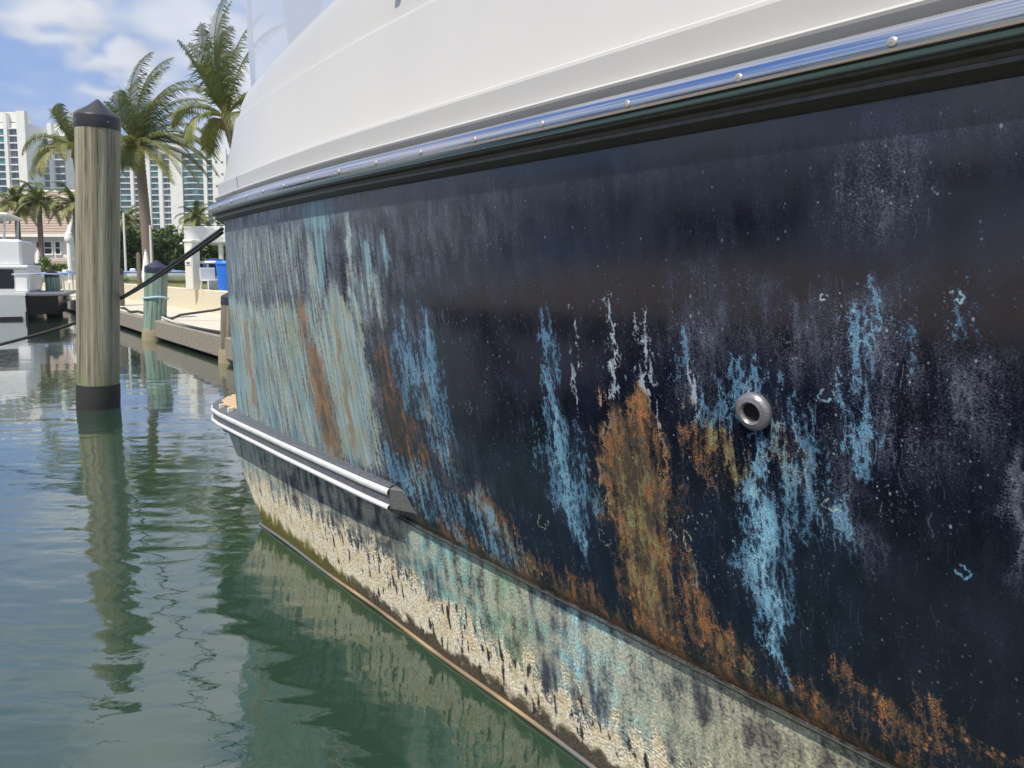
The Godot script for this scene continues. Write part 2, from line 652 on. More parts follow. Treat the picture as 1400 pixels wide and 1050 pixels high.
func ring(col: PackedByteArray, rou: PackedByteArray, w: int, h: int, a0: float, a1: float, s: Array) -> void:
	var mx := w / (a1 - a0)
	var my := h / (FH1 - FH0)
	rng.seed = int(absf(s[0]) * 10000.0)
	for n in 46:
		var t := TAU * n / 46.0
		var k := 1.0 + 0.28 * sin(t * 2.0 + s[0] * 9.0) + 0.16 * sin(t * 5.0 + s[1] * 31.0) + rng.randf_range(-0.08, 0.08)
		if sin(t + s[0] * 57.0) + 0.5 * sin(t * 3.0 + s[1] * 40.0) < -0.55:
			continue
		dab(col, rou, w, h, (s[0] + cos(t) * s[2] * k - a0) * mx, (FH1 - s[1] - sin(t) * s[3] * k) * my, s[4] * mx * rng.randf_range(0.5, 1.3), s[4] * my * rng.randf_range(0.5, 1.5), Color(s[5], s[6], s[7]), rng.randf_range(0.35, 0.85))

func paint_hull(a0: float, a1: float, w: int, h: int, F: Dictionary, sd: int, count: int, rings: Array) -> StandardMaterial3D:
	job = {"w": w, "h": h}
	for key in ["P", "L", "B", "W", "R", "Y", "K", "H", "S", "V"]:
		job[key] = cut(F[key], a0, a1, w, h)
	var nw := int((a1 - a0) / 0.00103)
	var ns := noise(11 + sd, 0.075, 4)
	job.streak = spread(ns, w, h, nw / 2, h / (11 if w > 1000 else 22))
	job.mid = spread(noise(21 + sd, 0.020, 4), w, h, nw / 2, h / 3)
	var nv := noise(31 + sd, 0.05, 3)
	nv.domain_warp_enabled = true
	nv.domain_warp_amplitude = 14.0
	nv.domain_warp_frequency = 0.03
	job.vein = spread(nv, w, h, nw / 2, h / 3)
	job.grain = tile(noise(41, 0.26, 3), 512, 512)
	var wn := noise(51, 0.10, 3)
	wn.fractal_type = FastNoiseLite.FRACTAL_RIDGED
	wn.domain_warp_enabled = true
	wn.domain_warp_amplitude = 9.0
	wn.domain_warp_frequency = 0.05
	job.worm = tile(wn, 512, 512)
	var cn := noise(61, 0.105, 1, FastNoiseLite.TYPE_CELLULAR)
	cn.cellular_return_type = FastNoiseLite.RETURN_DISTANCE2_SUB
	cn.cellular_jitter = 1.0
	cn.domain_warp_enabled = true
	cn.domain_warp_amplitude = 7.0
	cn.domain_warp_frequency = 0.06
	var ci := cn.get_seamless_image(512, 256, true, false, 0.12, true)
	ci.convert(Image.FORMAT_L8)
	ci.resize(512, 512, Image.INTERPOLATE_CUBIC)
	job.lace = ci.get_data()
	job.gs = 1
	job_gx = maxi(1, int(round(float(nw) / w)))
	strips = [null, null, null, null, null, null, null, null]
	var id := WorkerThreadPool.add_group_task(paint_rows, 8)
	WorkerThreadPool.wait_for_group_task_completion(id)
	var col := PackedByteArray()
	var rou := PackedByteArray()
	var rel := PackedByteArray()
	for s in strips:
		col.append_array(s[0])
		rou.append_array(s[1])
		rel.append_array(s[2])
	# flecks write into plain arrays held here, not copies
	flecks_into(col, rou, w, h, a0, a1, F, count, sd, rings)
	var m := mat(Color.WHITE, 1.0)
	m.albedo_texture = tex(fleck_col, w, h, Image.FORMAT_RGB8)
	m.roughness_texture = tex(fleck_rou, w, h, Image.FORMAT_L8)
	m.heightmap_enabled = true
	m.heightmap_scale = 0.12
	m.heightmap_texture = tex(rel, w, h, Image.FORMAT_L8)
	m.texture_repeat = false
	m.metallic_specular = 0.64
	return m

var fleck_col: PackedByteArray
var fleck_rou: PackedByteArray

func flecks_into(col: PackedByteArray, rou: PackedByteArray, w: int, h: int, a0: float, a1: float, F: Dictionary, count: int, sd: int, rings: Array) -> void:
	flecks(col, rou, w, h, a0, a1, F.S, F.R, F.B, count, sd)
	for o in range(0, rings.size(), 8):
		ring(col, rou, w, h, a0, a1, rings.slice(o, o + 8))
	fleck_col = col
	fleck_rou = rou

# fouling, slime and copper runs on the band above the water
func paint_band(w: int, h: int, a0: float, a1: float, h0: float, h1: float) -> StandardMaterial3D:
	var nw := int((a1 - a0) / 0.0021)
	var streak := spread(noise(111, 0.035, 4), w, h, nw, h / 5)
	var mid := spread(noise(121, 0.022, 4), w, h, nw, h)
	var grain := tile(noise(141, 0.22, 3), 512, 512)
	var wn := noise(151, 0.07, 3)
	wn.fractal_type = FastNoiseLite.FRACTAL_RIDGED
	var worm := tile(wn, 512, 512)
	var chip := spread(noise(161, 0.05, 2), w, h, nw, h / 3)
	var col := PackedByteArray()
	col.resize(w * h * 3)
	var rel := PackedByteArray()
	rel.resize(w * h)
	var k := 1.0 / 255.0
	var topA := [-4.2, -2.9, -2.45, -2.0, -1.6, -1.2, 0.2]
	var topH := [0.25, 0.265, 0.275, 0.235, 0.20, 0.185, 0.18]
	var zones := [
		[-4.2, Color(0.52, 0.60, 0.64), Color(0.66, 0.74, 0.76)],
		[-3.45, Color(0.50, 0.57, 0.60), Color(0.62, 0.66, 0.62)],
		[-3.1, Color(0.20, 0.21, 0.26), Color(0.52, 0.60, 0.62)],
		[-2.3, Color(0.17, 0.18, 0.22), Color(0.40, 0.44, 0.44)],
		[-2.05, Color(0.34, 0.40, 0.42), Color(0.50, 0.76, 0.78)],
		[-1.78, Color(0.44, 0.54, 0.50), Color(0.54, 0.80, 0.80)],
		[-1.6, Color(0.48, 0.52, 0.40), Color(0.56, 0.72, 0.60)],
		[-1.45, Color(0.28, 0.30, 0.38), Color(0.56, 0.68, 0.64)],
		[-1.32, Color(0.28, 0.33, 0.42), Color(0.62, 0.84, 0.88)],
		[-1.15, Color(0.56, 0.64, 0.60), Color(0.72, 0.84, 0.80)],
		[-1.0, Color(0.34, 0.36, 0.38), Color(0.66, 0.70, 0.60)],
		[-0.8, Color(0.46, 0.45, 0.40), Color(0.72, 0.71, 0.60)],
		[0.3, Color(0.27, 0.26, 0.24), Color(0.54, 0.56, 0.46)]]
	var za := []
	for x in w:
		var a := a0 + (a1 - a0) * x / w
		var q := 0
		while q < zones.size() - 2 and zones[q + 1][0] < a:
			q += 1
		var t := smoothstep(zones[q][0], zones[q + 1][0], a)
		var tq := 0
		while tq < topA.size() - 2 and topA[tq + 1] < a:
			tq += 1
		za.append([(zones[q][1] as Color).lerp(zones[q + 1][1], t), (zones[q][2] as Color).lerp(zones[q + 1][2], t), lerpf(topH[tq], topH[tq + 1], clampf((a - topA[tq]) / (topA[tq + 1] - topA[tq]), 0.0, 1.0)), a])
	for y in h:
		var H := h1 - (h1 - h0) * y / h
		for x in w:
			var i := y * w + x
			var g := grain[((y & 511) << 9) + (x & 511)] * k
			var wm := worm[((y & 511) << 9) + (x & 511)] * k
			var s := streak[i] * k
			var m := mid[i] * k
			var z: Array = za[x]
			var c: Color = (z[0] as Color).lerp(z[1], clampf(0.5 + (s - 0.5) * 1.8 + (wm - 0.5) * 0.9 + (g - 0.5) * 0.9, 0.0, 1.0))
			c = c.lerp(Color(0.70, 0.69, 0.62), clampf(0.40 + (m - 0.5) * 1.6 + (wm - 0.5) * 0.8, 0.1, 0.8))
			c = c.lerp(Color(0.15, 0.155, 0.19), clampf((0.38 - s) * 2.2 + (0.42 - m) * 1.0 + (wm - 0.62) * 2.4 + (g - 0.5) * 2.2, 0.0, 0.75))
			var k2 := 0.72 + 0.56 * g
			c = Color(c.r * k2, c.g * k2, c.b * k2)
			var re := 0.4 + 0.2 * g
			var top: float = z[2] + (s - 0.5) * 0.07 + (m - 0.5) * 0.08
			var d := clampf((top - H) / 0.05 + (g - 0.5) * 1.8 + (wm - 0.5) * 1.6 + (s - 0.5) * 1.4, 0.0, 1.0)
			if d > 0.0:
				var f := 0.70 + 0.46 * g + 0.35 * (wm - 0.5)
				var e := Color(0.90 * f, 0.86 * f, 0.78 * f).lerp(Color(0.82 * f, 0.74 * f, 0.58 * f), clampf(m * 1.6 - 0.7, 0.0, 0.8))
				var ch := chip[i] * k
				var near := clampf(1.0 - absf(top - 0.05 - H) / 0.12, 0.0, 1.0)
				var hole := clampf((ch - 0.77 + 0.09 * near + (g - 0.5) * 0.22 + (wm - 0.5) * 0.2) / 0.06, 0.0, 1.0) * (1.0 if z[3] > -2.9 else 0.25)
				e = e.lerp(Color(0.17, 0.17, 0.18), hole)
				c = c.lerp(e, d)
				re = lerpf(re, 0.45 + 0.5 * g + 0.25 * (wm - 0.5) - 0.4 * hole, d)
			# wet slime at the waterline
			var wet := clampf((0.065 + (m - 0.5) * 0.07 - H) / 0.022 + (g - 0.5) * 0.9, 0.0, 1.0)
			c = c.lerp(Color(0.25 * (0.6 + 0.8 * g), 0.23 * (0.6 + 0.8 * g), 0.19 * (0.6 + 0.8 * g)), wet * 0.9)
			if z[3] < -2.6:
				var al := clampf((0.10 - 0.05 * clampf((z[3] + 3.4) / 0.8, 0.0, 1.0) + (s - 0.5) * 0.09 - H) / 0.03 + (g - 0.5), 0.0, 1.0) * clampf((-2.55 - z[3]) / 0.2, 0.0, 1.0)
				c = c.lerp(Color(0.36 * (0.5 + g), 0.36 * (0.5 + g), 0.13 * (0.5 + g)), al * 0.85)
			col[i * 3] = int(clampf(c.r, 0.0, 1.0) * 255.0)
			col[i * 3 + 1] = int(clampf(c.g, 0.0, 1.0) * 255.0)
			col[i * 3 + 2] = int(clampf(c.b, 0.0, 1.0) * 255.0)
			rel[i] = int(clampf(re, 0.0, 1.0) * 255.0)
	var mt := mat(Color.WHITE, 0.75)
	mt.albedo_texture = tex(col, w, h, Image.FORMAT_RGB8)
	mt.heightmap_enabled = true
	mt.heightmap_scale = 0.5
	mt.heightmap_texture = tex(rel, w, h, Image.FORMAT_L8)
	mt.texture_repeat = false
	return mt

# ------------------------------------------------------------------ the yacht's shape
# stations run along the hull towards the bow, reach is the distance from the berth's line to the skin
func rail_reach(a: float) -> float:
	var c := 1.055 + 0.042 * pow(maxf(0.0, -2.0 - a), 1.75)
	return c + 0.05 * pow(maxf(0.0, a - 0.6), 1.8)

func skin_reach(a: float, h: float) -> float:
	var fwd := 0.05 * pow(maxf(0.0, a - 0.6), 1.8)
	if h >= 0.452:
		var s := (1.545 - h) / (1.545 - 0.452)
		return lerpf(rail_reach(a) + 0.02, 1.25 + fwd, pow(maxf(s, 0.0), 1.5))
	return 1.264 + 0.055 * (0.452 - h) / 0.452 + fwd

func hull_point(a: float, h: float, reach: float) -> Vector3:
	return Vector3(a + 1.0, h, 2.95 - reach)

func stern_at(h: float) -> float:
	return -3.83 + 0.085 * clampf((h - 0.6) / 0.85, -0.3, 1.2)

# a path round the stern at gunwale height: [position, outward normal] with position as (station, reach)
func rail_path(step: float, from_a: float, to_a: float, corner: float, across: float) -> Array:
	var pts := []
	var a := from_a
	while a > to_a + 1e-4:
		pts.append(Vector2(a, rail_reach(a)))
		a -= step
	var c0 := rail_reach(to_a)
	if corner > 0.0:
		for i in 9:
			var t := PI * 0.5 * i / 8.0
			pts.append(Vector2(to_a - corner * sin(t), c0 + corner * (1.0 - cos(t))))
		if across > 0.0:
			for i in range(1, 9):
				pts.append(Vector2(to_a - corner - 0.05 * sin(PI * i / 16.0), c0 + corner + across * i / 8.0))
	else:
		pts.append(Vector2(to_a, c0))
	var out := []
	for i in pts.size():
		var d: Vector2 = (pts[mini(i + 1, pts.size() - 1)] - pts[maxi(i - 1, 0)]).normalized()
		out.append([pts[i], Vector2(-d.y, d.x)])
	return out

# profile: (outward, height) from top to bottom; creased between points unless smooth
func sweep(path: Array, profile: Array, smooth := false, lift := 0.0) -> ArrayMesh:
	var rows := []
	for p in profile:
		var r := PackedVector3Array()
		for q in path:
			var at: Vector2 = q[0] + q[1] * p.x
			var part: float = p.z if p is Vector3 else 1.0
			r.append(hull_point(at.x, p.y + lift * part * (q[0].x + 4.0), at.y))
		rows.append(r)
	if smooth:
		return sheet(rows)
	var m := ArrayMesh.new()
	var st := new_st()
	for j in rows.size() - 1:
		st.append_from(sheet([rows[j], rows[j + 1]]), 0, Transform3D.IDENTITY)
	return st.commit()

var chrome: StandardMaterial3D
var gel_white: StandardMaterial3D
var rubber: StandardMaterial3D

func build_yacht() -> void:
	var y := thing("motor_yacht", "big navy motor yacht with rust and copper streaked hull and white topsides", "yacht", Vector3(1.671, 0, 2.629 * -1.0), -0.8932)
	chrome = mat(Color(0.80, 0.80, 0.82), 0.12, 1.0)
	gel_white = mottled(rgb(200, 199, 196), rgb(194, 193, 191), 0.22, 0.012, Vector3(0.7, 0.35, 0.7), 5)
	rubber = mottled(rgb(52, 51, 47), rgb(92, 88, 80), 0.4, 0.03, Vector3(6, 6, 6), 6)
	var white_bar := mottled(rgb(226, 226, 228), rgb(200, 200, 204), 0.25, 0.02, Vector3.ONE * 3.0, 9)
	var bare_navy := mat(Color(0.040, 0.050, 0.088), 0.14)

	# ---- dark side of the hull
	var F := {}
	for key in features:
		F[key] = field(key)
	var rings := RINGS
	var far_mat := paint_hull(-3.98, -2.0, 640, 1088, F, 0, 9000, [])
	var near_mat := paint_hull(-2.0, 0.14, 2048, 1088, F, 3, 48000, rings)
	var make := func(a0: float, a1: float, cols: int, ta0: float, ta1: float, round_end: bool) -> ArrayMesh:
		var rows := []
		var uvs := []
		for j in 37:
			var h := lerpf(FH1 - 0.012, 0.452, j / 36.0)
			var r := PackedVector3Array()
			var u := PackedVector2Array()
			for i in cols + 1:
				var a := lerpf(a1, a0, float(i) / cols)
				var st := stern_at(h) + 0.07
				if round_end:
					a = lerpf(a1, st, float(i) / cols)
				r.append(hull_point(a, h, skin_reach(a, h)))
				u.append(Vector2((a - ta0) / (ta1 - ta0), (FH1 - h) / (FH1 - FH0)))
			if round_end:
				var st2 := stern_at(h) + 0.07
				var c := skin_reach(st2, h)
				for i in range(1, 9):
					var t := PI * 0.5 * i / 8.0
					var a2 := st2 - 0.07 * sin(t)
					r.append(hull_point(a2, h, c + 0.07 * (1.0 - cos(t))))
					u.append(Vector2((a2 - 0.03 * (1.0 - cos(t)) - ta0) / (ta1 - ta0), (FH1 - h) / (FH1 - FH0)))
			rows.append(r)
			uvs.append(u)
		return sheet(rows, uvs)
	var side := put("hull_side", make.call(-3.76, -2.0, 60, -3.98, -2.0, true), far_mat, y)
	side.set_meta("label", "stern end of the navy side, streaked with pale wash and rust")
	side = put("hull_side", make.call(-2.0, 0.14, 60, -2.0, 0.14, false), near_mat, y)
	side.set_meta("label", "nearer navy side with blue copper runs and a broad rust stain")
	put("hull_side", make.call(0.14, 3.4, 40, 0.0, 1.0, false), bare_navy, y)

	# ---- band under the knuckle, down into the water
	var band_mat := paint_band(2048, 288, -4.2, 0.14, -0.06, 0.52)
	var band_rows := []
	var band_uv := []
	for j in 15:
		var h := lerpf(0.50, -0.30, j / 14.0)
		var r := PackedVector3Array()
		var u := PackedVector2Array()
		var end := lerpf(-3.66, -4.06, clampf(h / 0.5, -0.4, 1.0))
		for i in 70:
			var a := lerpf(0.14, end, i / 69.0)
			var c := skin_reach(a, minf(h, 0.4515)) if h < 0.452 else 1.262
			r.append(hull_point(a, h, c))
			u.append(Vector2((a + 4.2) / 4.34, (0.52 - h) / 0.58))
		var c2 := skin_reach(end, minf(h, 0.4515)) if h < 0.452 else 1.262
		for i in range(1, 7):
			var t := PI * 0.5 * i / 6.0
			r.append(hull_point(end - 0.05 * sin(t), h, c2 + 0.10 * (1.0 - cos(t))))
			u.append(Vector2((end - 0.05 * sin(t) - 0.03 * (1.0 - cos(t)) + 4.2) / 4.34, (0.52 - h) / 0.58))
		r.append(hull_point(end - 0.05, h, 4.6))
		u.append(Vector2(0.01, (0.52 - h) / 0.58))
		band_rows.append(r)
		band_uv.append(u)
	var band := put("boot_band", sheet(band_rows, band_uv), band_mat, y)
	band.set_meta("label", "lower hull with cream fouling, dark chips and turquoise runs above the water")
	# the knuckle's underside lip and the hull carried on forward below it
	var lip := []
	for h in [Vector2(1.25, 0.452), Vector2(1.2505, 0.4485), Vector2(1.2645, 0.4465)]:
		var r := PackedVector3Array()
		for i in 41:
			var a := lerpf(3.4, -2.2, i / 40.0)
			r.append(hull_point(a, h.y, h.x + 0.05 * pow(maxf(0.0, a - 0.6), 1.8)))
		lip.append(r)
	put("knuckle", sheet(lip), mottled(rgb(112, 108, 96), rgb(52, 54, 62), 0.7, 0.06, Vector3(4, 4, 4), 41), y)
	var fore := []
	for h in [0.4515, 0.2, 0.0, -0.3]:
		var r := PackedVector3Array()
		for i in 13:
			var a := lerpf(3.4, 0.14, i / 12.0)
			r.append(hull_point(a, h, skin_reach(a, h)))
		fore.append(r)
	put("boot_band", sheet(fore), mottled(rgb(170, 160, 140), rgb(90, 86, 78), 0.8, 0.05, Vector3(3, 3, 3), 14, 0.4), y)
	# floating edge of a chine strip at the waterline
	var pts := PackedVector3Array()
	var cl := []
	for i in 60:
		var a := lerpf(-3.70, 1.6, i / 59.0)
		pts.append(hull_point(a, 0.006 + 0.003 * sin(a * 7.0), skin_reach(a, 0.01) - 0.006))
		var tan_ := smoothstep(-3.0, -2.7, a) * (1.0 - smoothstep(-1.55, -1.35, a))
		var q := Color(0.16, 0.16, 0.165).lerp(Color(0.40, 0.29, 0.185) * (0.75 + 0.35 * sin(i * 1.7) * sin(i * 0.61)), tan_)
		cl.append(q)
	var strip_m := mat(Color.WHITE, 0.4)
	strip_m.vertex_color_use_as_albedo = true
	put("waterline_strip", tube(pts, 0.0065, 0.0065, 8, cl), strip_m, y)

	# ---- transom, far side, decks: what closes the boat
	var st := new_st()
	quad_any(st, Vector3(0, 0.8, 0), [hull_point(-3.83, 0.45, 1.32), hull_point(-3.76, 1.6, 1.25), hull_point(-3.76, 1.6, 4.65), hull_point(-3.83, 0.45, 4.58)])
	put("transom", st.commit(), bare_navy, y)
	st = new_st()
	quad_any(st, Vector3(0, 0.8, 0), [hull_point(-3.8, -0.3, 4.6), hull_point(-3.8, 1.65, 4.75), hull_point(3.4, 1.65, 4.75), hull_point(3.4, -0.3, 4.6)])
	quad_any(st, Vector3(0, 0.8, 0), [hull_point(3.4, -0.3, 1.5), hull_point(3.4, 1.65, 1.4), hull_point(3.4, 1.65, 4.75), hull_point(3.4, -0.3, 4.6)])
	put("hull_far_side", st.commit(), bare_navy, y)
	var deck := PackedVector2Array()
	for i in 20:
		var a := lerpf(3.4, -3.8, i / 19.0)
		deck.append(Vector2(a + 1.0, 2.95 - rail_reach(a) - 0.06))
	deck.append(Vector2(-2.8, -1.75))
	deck.append(Vector2(4.4, -1.75))
	put("deck", prism(deck, 1.60, 1.64), gel_white, y)

	# ---- rub rail: dark moulding, chrome half round with its screws
	var path := rail_path(0.08, 3.4, -3.74, 0.10, 3.3)
	var rail := put("rub_rail", sweep(path, [Vector2(-0.03, 1.632), Vector2(0.012, 1.630), Vector2(0.020, 1.622), Vector2(0.022, 1.576), Vector2(0.020, 1.571), Vector2(0.006, 1.566), Vector2(0.004, 1.560), Vector2(0.010, 1.557), Vector2(0.010, 1.551), Vector2(-0.012, 1.540), Vector2(-0.05, 1.538)]), rubber, y)
	var half := []
	for i in 13:
		var t := PI * i / 12.0
		half.append(Vector2(0.0205 + 0.0195 * sin(t), 1.600 + 0.0255 * cos(t)))
	put("chrome_strip", sweep(path, half, true), chrome, rail)
	var screw_mesh := lathe([Vector2(0.0, 0.0032), Vector2(0.0016, 0.0032), Vector2(0.0018, 0.0008), Vector2(0.0022, 0.0030), Vector2(0.0062, 0.0022), Vector2(0.0075, 0.0004), Vector2(0.0076, -0.004)], 14)
	var screw_mat := mat(rgb(196, 190, 182), 0.35, 0.7)
	for i in 15:
		var a := -0.231 - 0.2335 * i + 0.001 * sin(i * 5.0)
		var o := put("screw", screw_mesh, screw_mat, rail, hull_point(a, 1.5985, rail_reach(a) - 0.0397))
		o.rotation = Vector3(PI * 0.5, 0.0, 0.0)

	# ---- white bulwark in two lengths with a seam between
	var lengths := [[3.4, -3.392, 0.0, 0.0], [-3.40, -3.78, 0.10, 3.2]]
	for L in lengths:
		var p := rail_path(0.08, L[0], L[1], L[2], L[3])
		var edge := 0.0 if L[2] == 0.0 else 0.002
		var bul := put("bulwark", sweep(p, [Vector2(-0.045, 1.624), Vector2(-0.018, 1.626), Vector2(-0.003, 1.650), Vector2(-0.001, 1.655), Vector2(-0.004, 1.6595), Vector2(-0.011, 1.662), Vector2(-0.022, 1.6635), Vector2(-0.017, 1.718), Vector2(-0.019, 1.7255), Vector2(-0.026, 1.731), Vector2(-0.037, 1.7335), Vector2(-0.0475, 1.734)]), gel_white, y)
		if L[2] > 0.0:
			p = rail_path(0.05, L[0], -3.79, 0.205, 3.0)
		var co := put("coaming", sweep(p, [Vector2(-0.046 - edge, 1.732), Vector2(-0.062 - edge, 1.80), Vector2(-0.092 - edge, 1.93), Vector2(-0.112 - edge, 2.045), Vector2(-0.116 - edge, 2.055), Vector2(-0.124 - edge, 2.061), Vector2(-0.137 - edge, 2.0635)], true, 0.0), gel_white, y)
		put("coaming_top", sweep(p, [Vector3(-0.1335 - edge, 2.0628, 0.0), Vector3(-0.146 - edge, 2.12, 0.5), Vector3(-0.168 - edge, 2.165, 0.85), Vector3(-0.178 - edge, 2.183, 1.0), Vector3(-0.198 - edge, 2.192, 1.0), Vector3(-0.201 - edge, 2.18, 1.0), Vector3(-0.201 - edge, 1.70, 0.0)], true, 0.072), gel_white, y)
	# recessed grey vent in the coaming
	var vent := put("coaming_vent", soft_box(Vector3(0.035, 0.15, 0.02), 0.006), mat(rgb(150, 152, 158), 0.4), y, hull_point(-2.03, 2.215, rail_reach(-2.0) + 0.135))
	vent.rotation.x = -0.25

	# ---- clear vinyl weather curtains above the coaming, on a white frame
	var vinyl := mat(Color(0.72, 0.76, 0.85, 0.66), 0.15)
	vinyl.transparency = BaseMaterial3D.TRANSPARENCY_ALPHA
	vinyl.cull_mode = BaseMaterial3D.CULL_DISABLED
	var cur_rows := []
	for j in 9:
		var v := j / 8.0
		var r := PackedVector3Array()
		for i in 15:
			var a := lerpf(-3.78 - 0.16 * v, -1.0, i / 14.0)
			var hb := 2.19 + 0.072 * (a + 4.0) * 0.6
			r.append(hull_point(a, lerpf(hb - 0.02, 3.35, v), rail_reach(minf(a, -2.0)) + 0.19 + 0.02 * v + 0.006 * sin(a * 11.0 + v * 7.0)))
		cur_rows.append(r)
	var canopy := put("weather_curtain", sheet(cur_rows), vinyl, y)
	canopy.set_meta("label", "clear vinyl curtain above the white coaming")
	var frame := mat(rgb(214, 217, 224), 0.5)
	put("curtain_hem", tube(PackedVector3Array([hull_point(-3.77, 2.17, 1.375), hull_point(-3.85, 2.8, 1.385), hull_point(-3.94, 3.35, 1.395)]), 0.012, 0.012, 8), frame, y)
	# cabin bulkhead behind the curtain, and the sloping leg of the radar arch
	for zc in [1.62, 4.2]:
		var arch := new_st()
		quad_any(arch, Vector3(-2.4, 2.6, 2.95 - zc - 0.1), [hull_point(-4.15, 3.4, zc), hull_point(-3.15, 3.4, zc), hull_point(-3.72, 2.05, zc), hull_point(-3.80, 2.05, zc)])
		put("radar_arch_leg", arch.commit(), gel_white, y)
	var house := put("cabin_bulkhead", prism(PackedVector2Array([Vector2(-2.85, -1.9), Vector2(-2.0, -3.36), Vector2(3.4, -3.36), Vector2(3.4, -1.9)]), -1.2, 1.15), mat(rgb(150, 158, 182), 0.5), y)
	house.rotation.x = PI * 0.5
	put("hardtop", soft_box(Vector3(4.4, 0.10, 2.3), 0.03, hull_point(-0.6, 3.42, 2.95)), gel_white, y)

	# ---- swim platform: navy edge, teak planks, rubbing strake with two white bars
	var plat := Node3D.new()
	plat.name = "swim_platform"
	y.add_child(plat, true)
	var ring_pts := PackedVector2Array()
	ring_pts.append(Vector2(-2.75, 2.95 - 1.235))
	var edge_pts := [Vector2(-3.75, 1.235), Vector2(-3.95, 1.225), Vector2(-4.08, 1.25), Vector2(-4.18, 1.31), Vector2(-4.27, 1.40), Vector2(-4.36, 1.55), Vector2(-4.42, 1.8), Vector2(-4.46, 2.95), Vector2(-4.42, 4.1), Vector2(-4.25, 4.5), Vector2(-3.75, 4.65)]
	for p in edge_pts:
		ring_pts.append(Vector2(p.x + 1.0, 2.95 - p.y))
	put("platform_edge", prism(ring_pts, 0.455, 0.588), mottled(rgb(70, 78, 92), rgb(120, 128, 138), 0.35, 0.03, Vector3(4, 4, 4), 17), plat)
	var teak0 := [mottled(rgb(196, 165, 130), rgb(222, 196, 160), 0.6, 0.03, Vector3(9, 9, 1.2), 23), mottled(rgb(186, 152, 118), rgb(214, 186, 150), 0.6, 0.03, Vector3(9, 9, 1.2), 29)]
	for i in 14:
		var a := -3.775 - 0.042 * i
		var q := 0
		while q < 6 and edge_pts[q + 1].x > a:
			q += 1
		var near_edge := lerpf(edge_pts[q].y, edge_pts[q + 1].y, clampf((a - 0.02 - edge_pts[q].x) / (edge_pts[q + 1].x - edge_pts[q].x), 0.0, 1.0)) + 0.010
		put("plank", soft_box(Vector3(0.039, 0.014, 4.4 - near_edge), 0.003, hull_point(a, 0.596, (4.4 + near_edge) * 0.5)), teak0[i % 2], plat)
	var brk := mat(rgb(226, 222, 214), 0.4)
	for a in [-3.93, -3.80]:
		put("bracket", soft_box(Vector3(0.012, 0.035, 0.03), 0.003, hull_point(a, 0.588, 1.215)), brk, plat)
	var mp := []
	var line := [Vector2(-2.14, 1.207), Vector2(-2.30, 1.200), Vector2(-2.6, 1.196), Vector2(-3.0, 1.192), Vector2(-3.4, 1.192), Vector2(-3.7, 1.192), Vector2(-3.88, 1.193), Vector2(-4.02, 1.205), Vector2(-4.12, 1.235), Vector2(-4.22, 1.295), Vector2(-4.31, 1.385), Vector2(-4.40, 1.54), Vector2(-4.46, 1.8), Vector2(-4.5, 2.95)]
	for i in line.size():
		var d: Vector2 = (line[mini(i + 1, line.size() - 1)] - line[maxi(i - 1, 0)]).normalized()
		mp.append([line[i], Vector2(-d.y, d.x)])
	var strake := put("rubbing_strake", sweep(mp, [Vector2(-0.06, 0.590), Vector2(0.004, 0.582), Vector2(0.010, 0.577), Vector2(0.010, 0.503), Vector2(0.004, 0.498), Vector2(-0.07, 0.492)]), mottled(rgb(66, 70, 78), rgb(116, 119, 124), 0.35, 0.03, Vector3(5, 5, 5), 33), plat)
	strake.set_meta("label", "dark rubbing strake round the platform edge")
	for q in [[0.5610, 0.0125], [0.5085, 0.0095]]:
		var bar := []
		for i in 9:
			var t := PI * i / 8.0
			bar.append(Vector2(0.0105 + 0.010 * sin(t), q[0] + q[1] * cos(t)))
		# three lengths butted together
		for seg in [[0, 4], [4, 7], [7, 14]]:
			var cutp := mp.slice(seg[0] if seg[0] == 0 else seg[0], mini(seg[1] + 1, 14))
			put("white_bar", sweep(cutp, bar, true), white_bar, plat)
	# tapered end of the strake
	var endm := sweep([[Vector2(-1.995, 1.2500), Vector2(0, -1)], [Vector2(-2.05, 1.243), Vector2(0, -1)], [Vector2(-2.10, 1.226), Vector2(0, -1)], [Vector2(-2.142, 1.2065), Vector2(0, -1)]], [Vector2(-0.02, 0.582), Vector2(0.004, 0.576), Vector2(0.009, 0.571), Vector2(0.009, 0.506), Vector2(0.003, 0.500), Vector2(-0.03, 0.494)])
	put("strake_end", endm, mottled(rgb(58, 62, 68), rgb(128, 128, 122), 0.5, 0.06, Vector3(7, 7, 7), 35), plat)

	# ---- overboard drain
	var flange := new_st()
	for seg in [[Vector2(0.0178, 0.002), Vector2(0.0178, 0.0085)], [Vector2(0.0178, 0.0085), Vector2(0.0192, 0.0128), Vector2(0.0218, 0.0150)], [Vector2(0.0218, 0.0150), Vector2(0.0300, 0.0122)], [Vector2(0.0300, 0.0122), Vector2(0.0345, 0.0088), Vector2(0.0360, 0.0055)], [Vector2(0.0360, 0.0055), Vector2(0.0366, -0.006)]]:
		flange.append_from(lathe(seg, 44), 0, Transform3D.IDENTITY)
	var fit := put("overboard_drain", flange.commit(), mottled(rgb(176, 172, 178), rgb(116, 114, 118), 0.36, 0.03, Vector3(20, 20, 20), 37, 0.05), y)
	fit.material_override.metallic = 0.55
	var at := hull_point(-0.726, 1.056, skin_reach(-0.726, 1.056) - 0.001)
	var nrm := Vector3(0, -0.18, 1).normalized()
	fit.transform = Transform3D(Basis(Vector3(1, 0, 0), nrm, Vector3(1, 0, 0).cross(nrm)).orthonormalized().scaled(Vector3.ONE * 0.94), at)
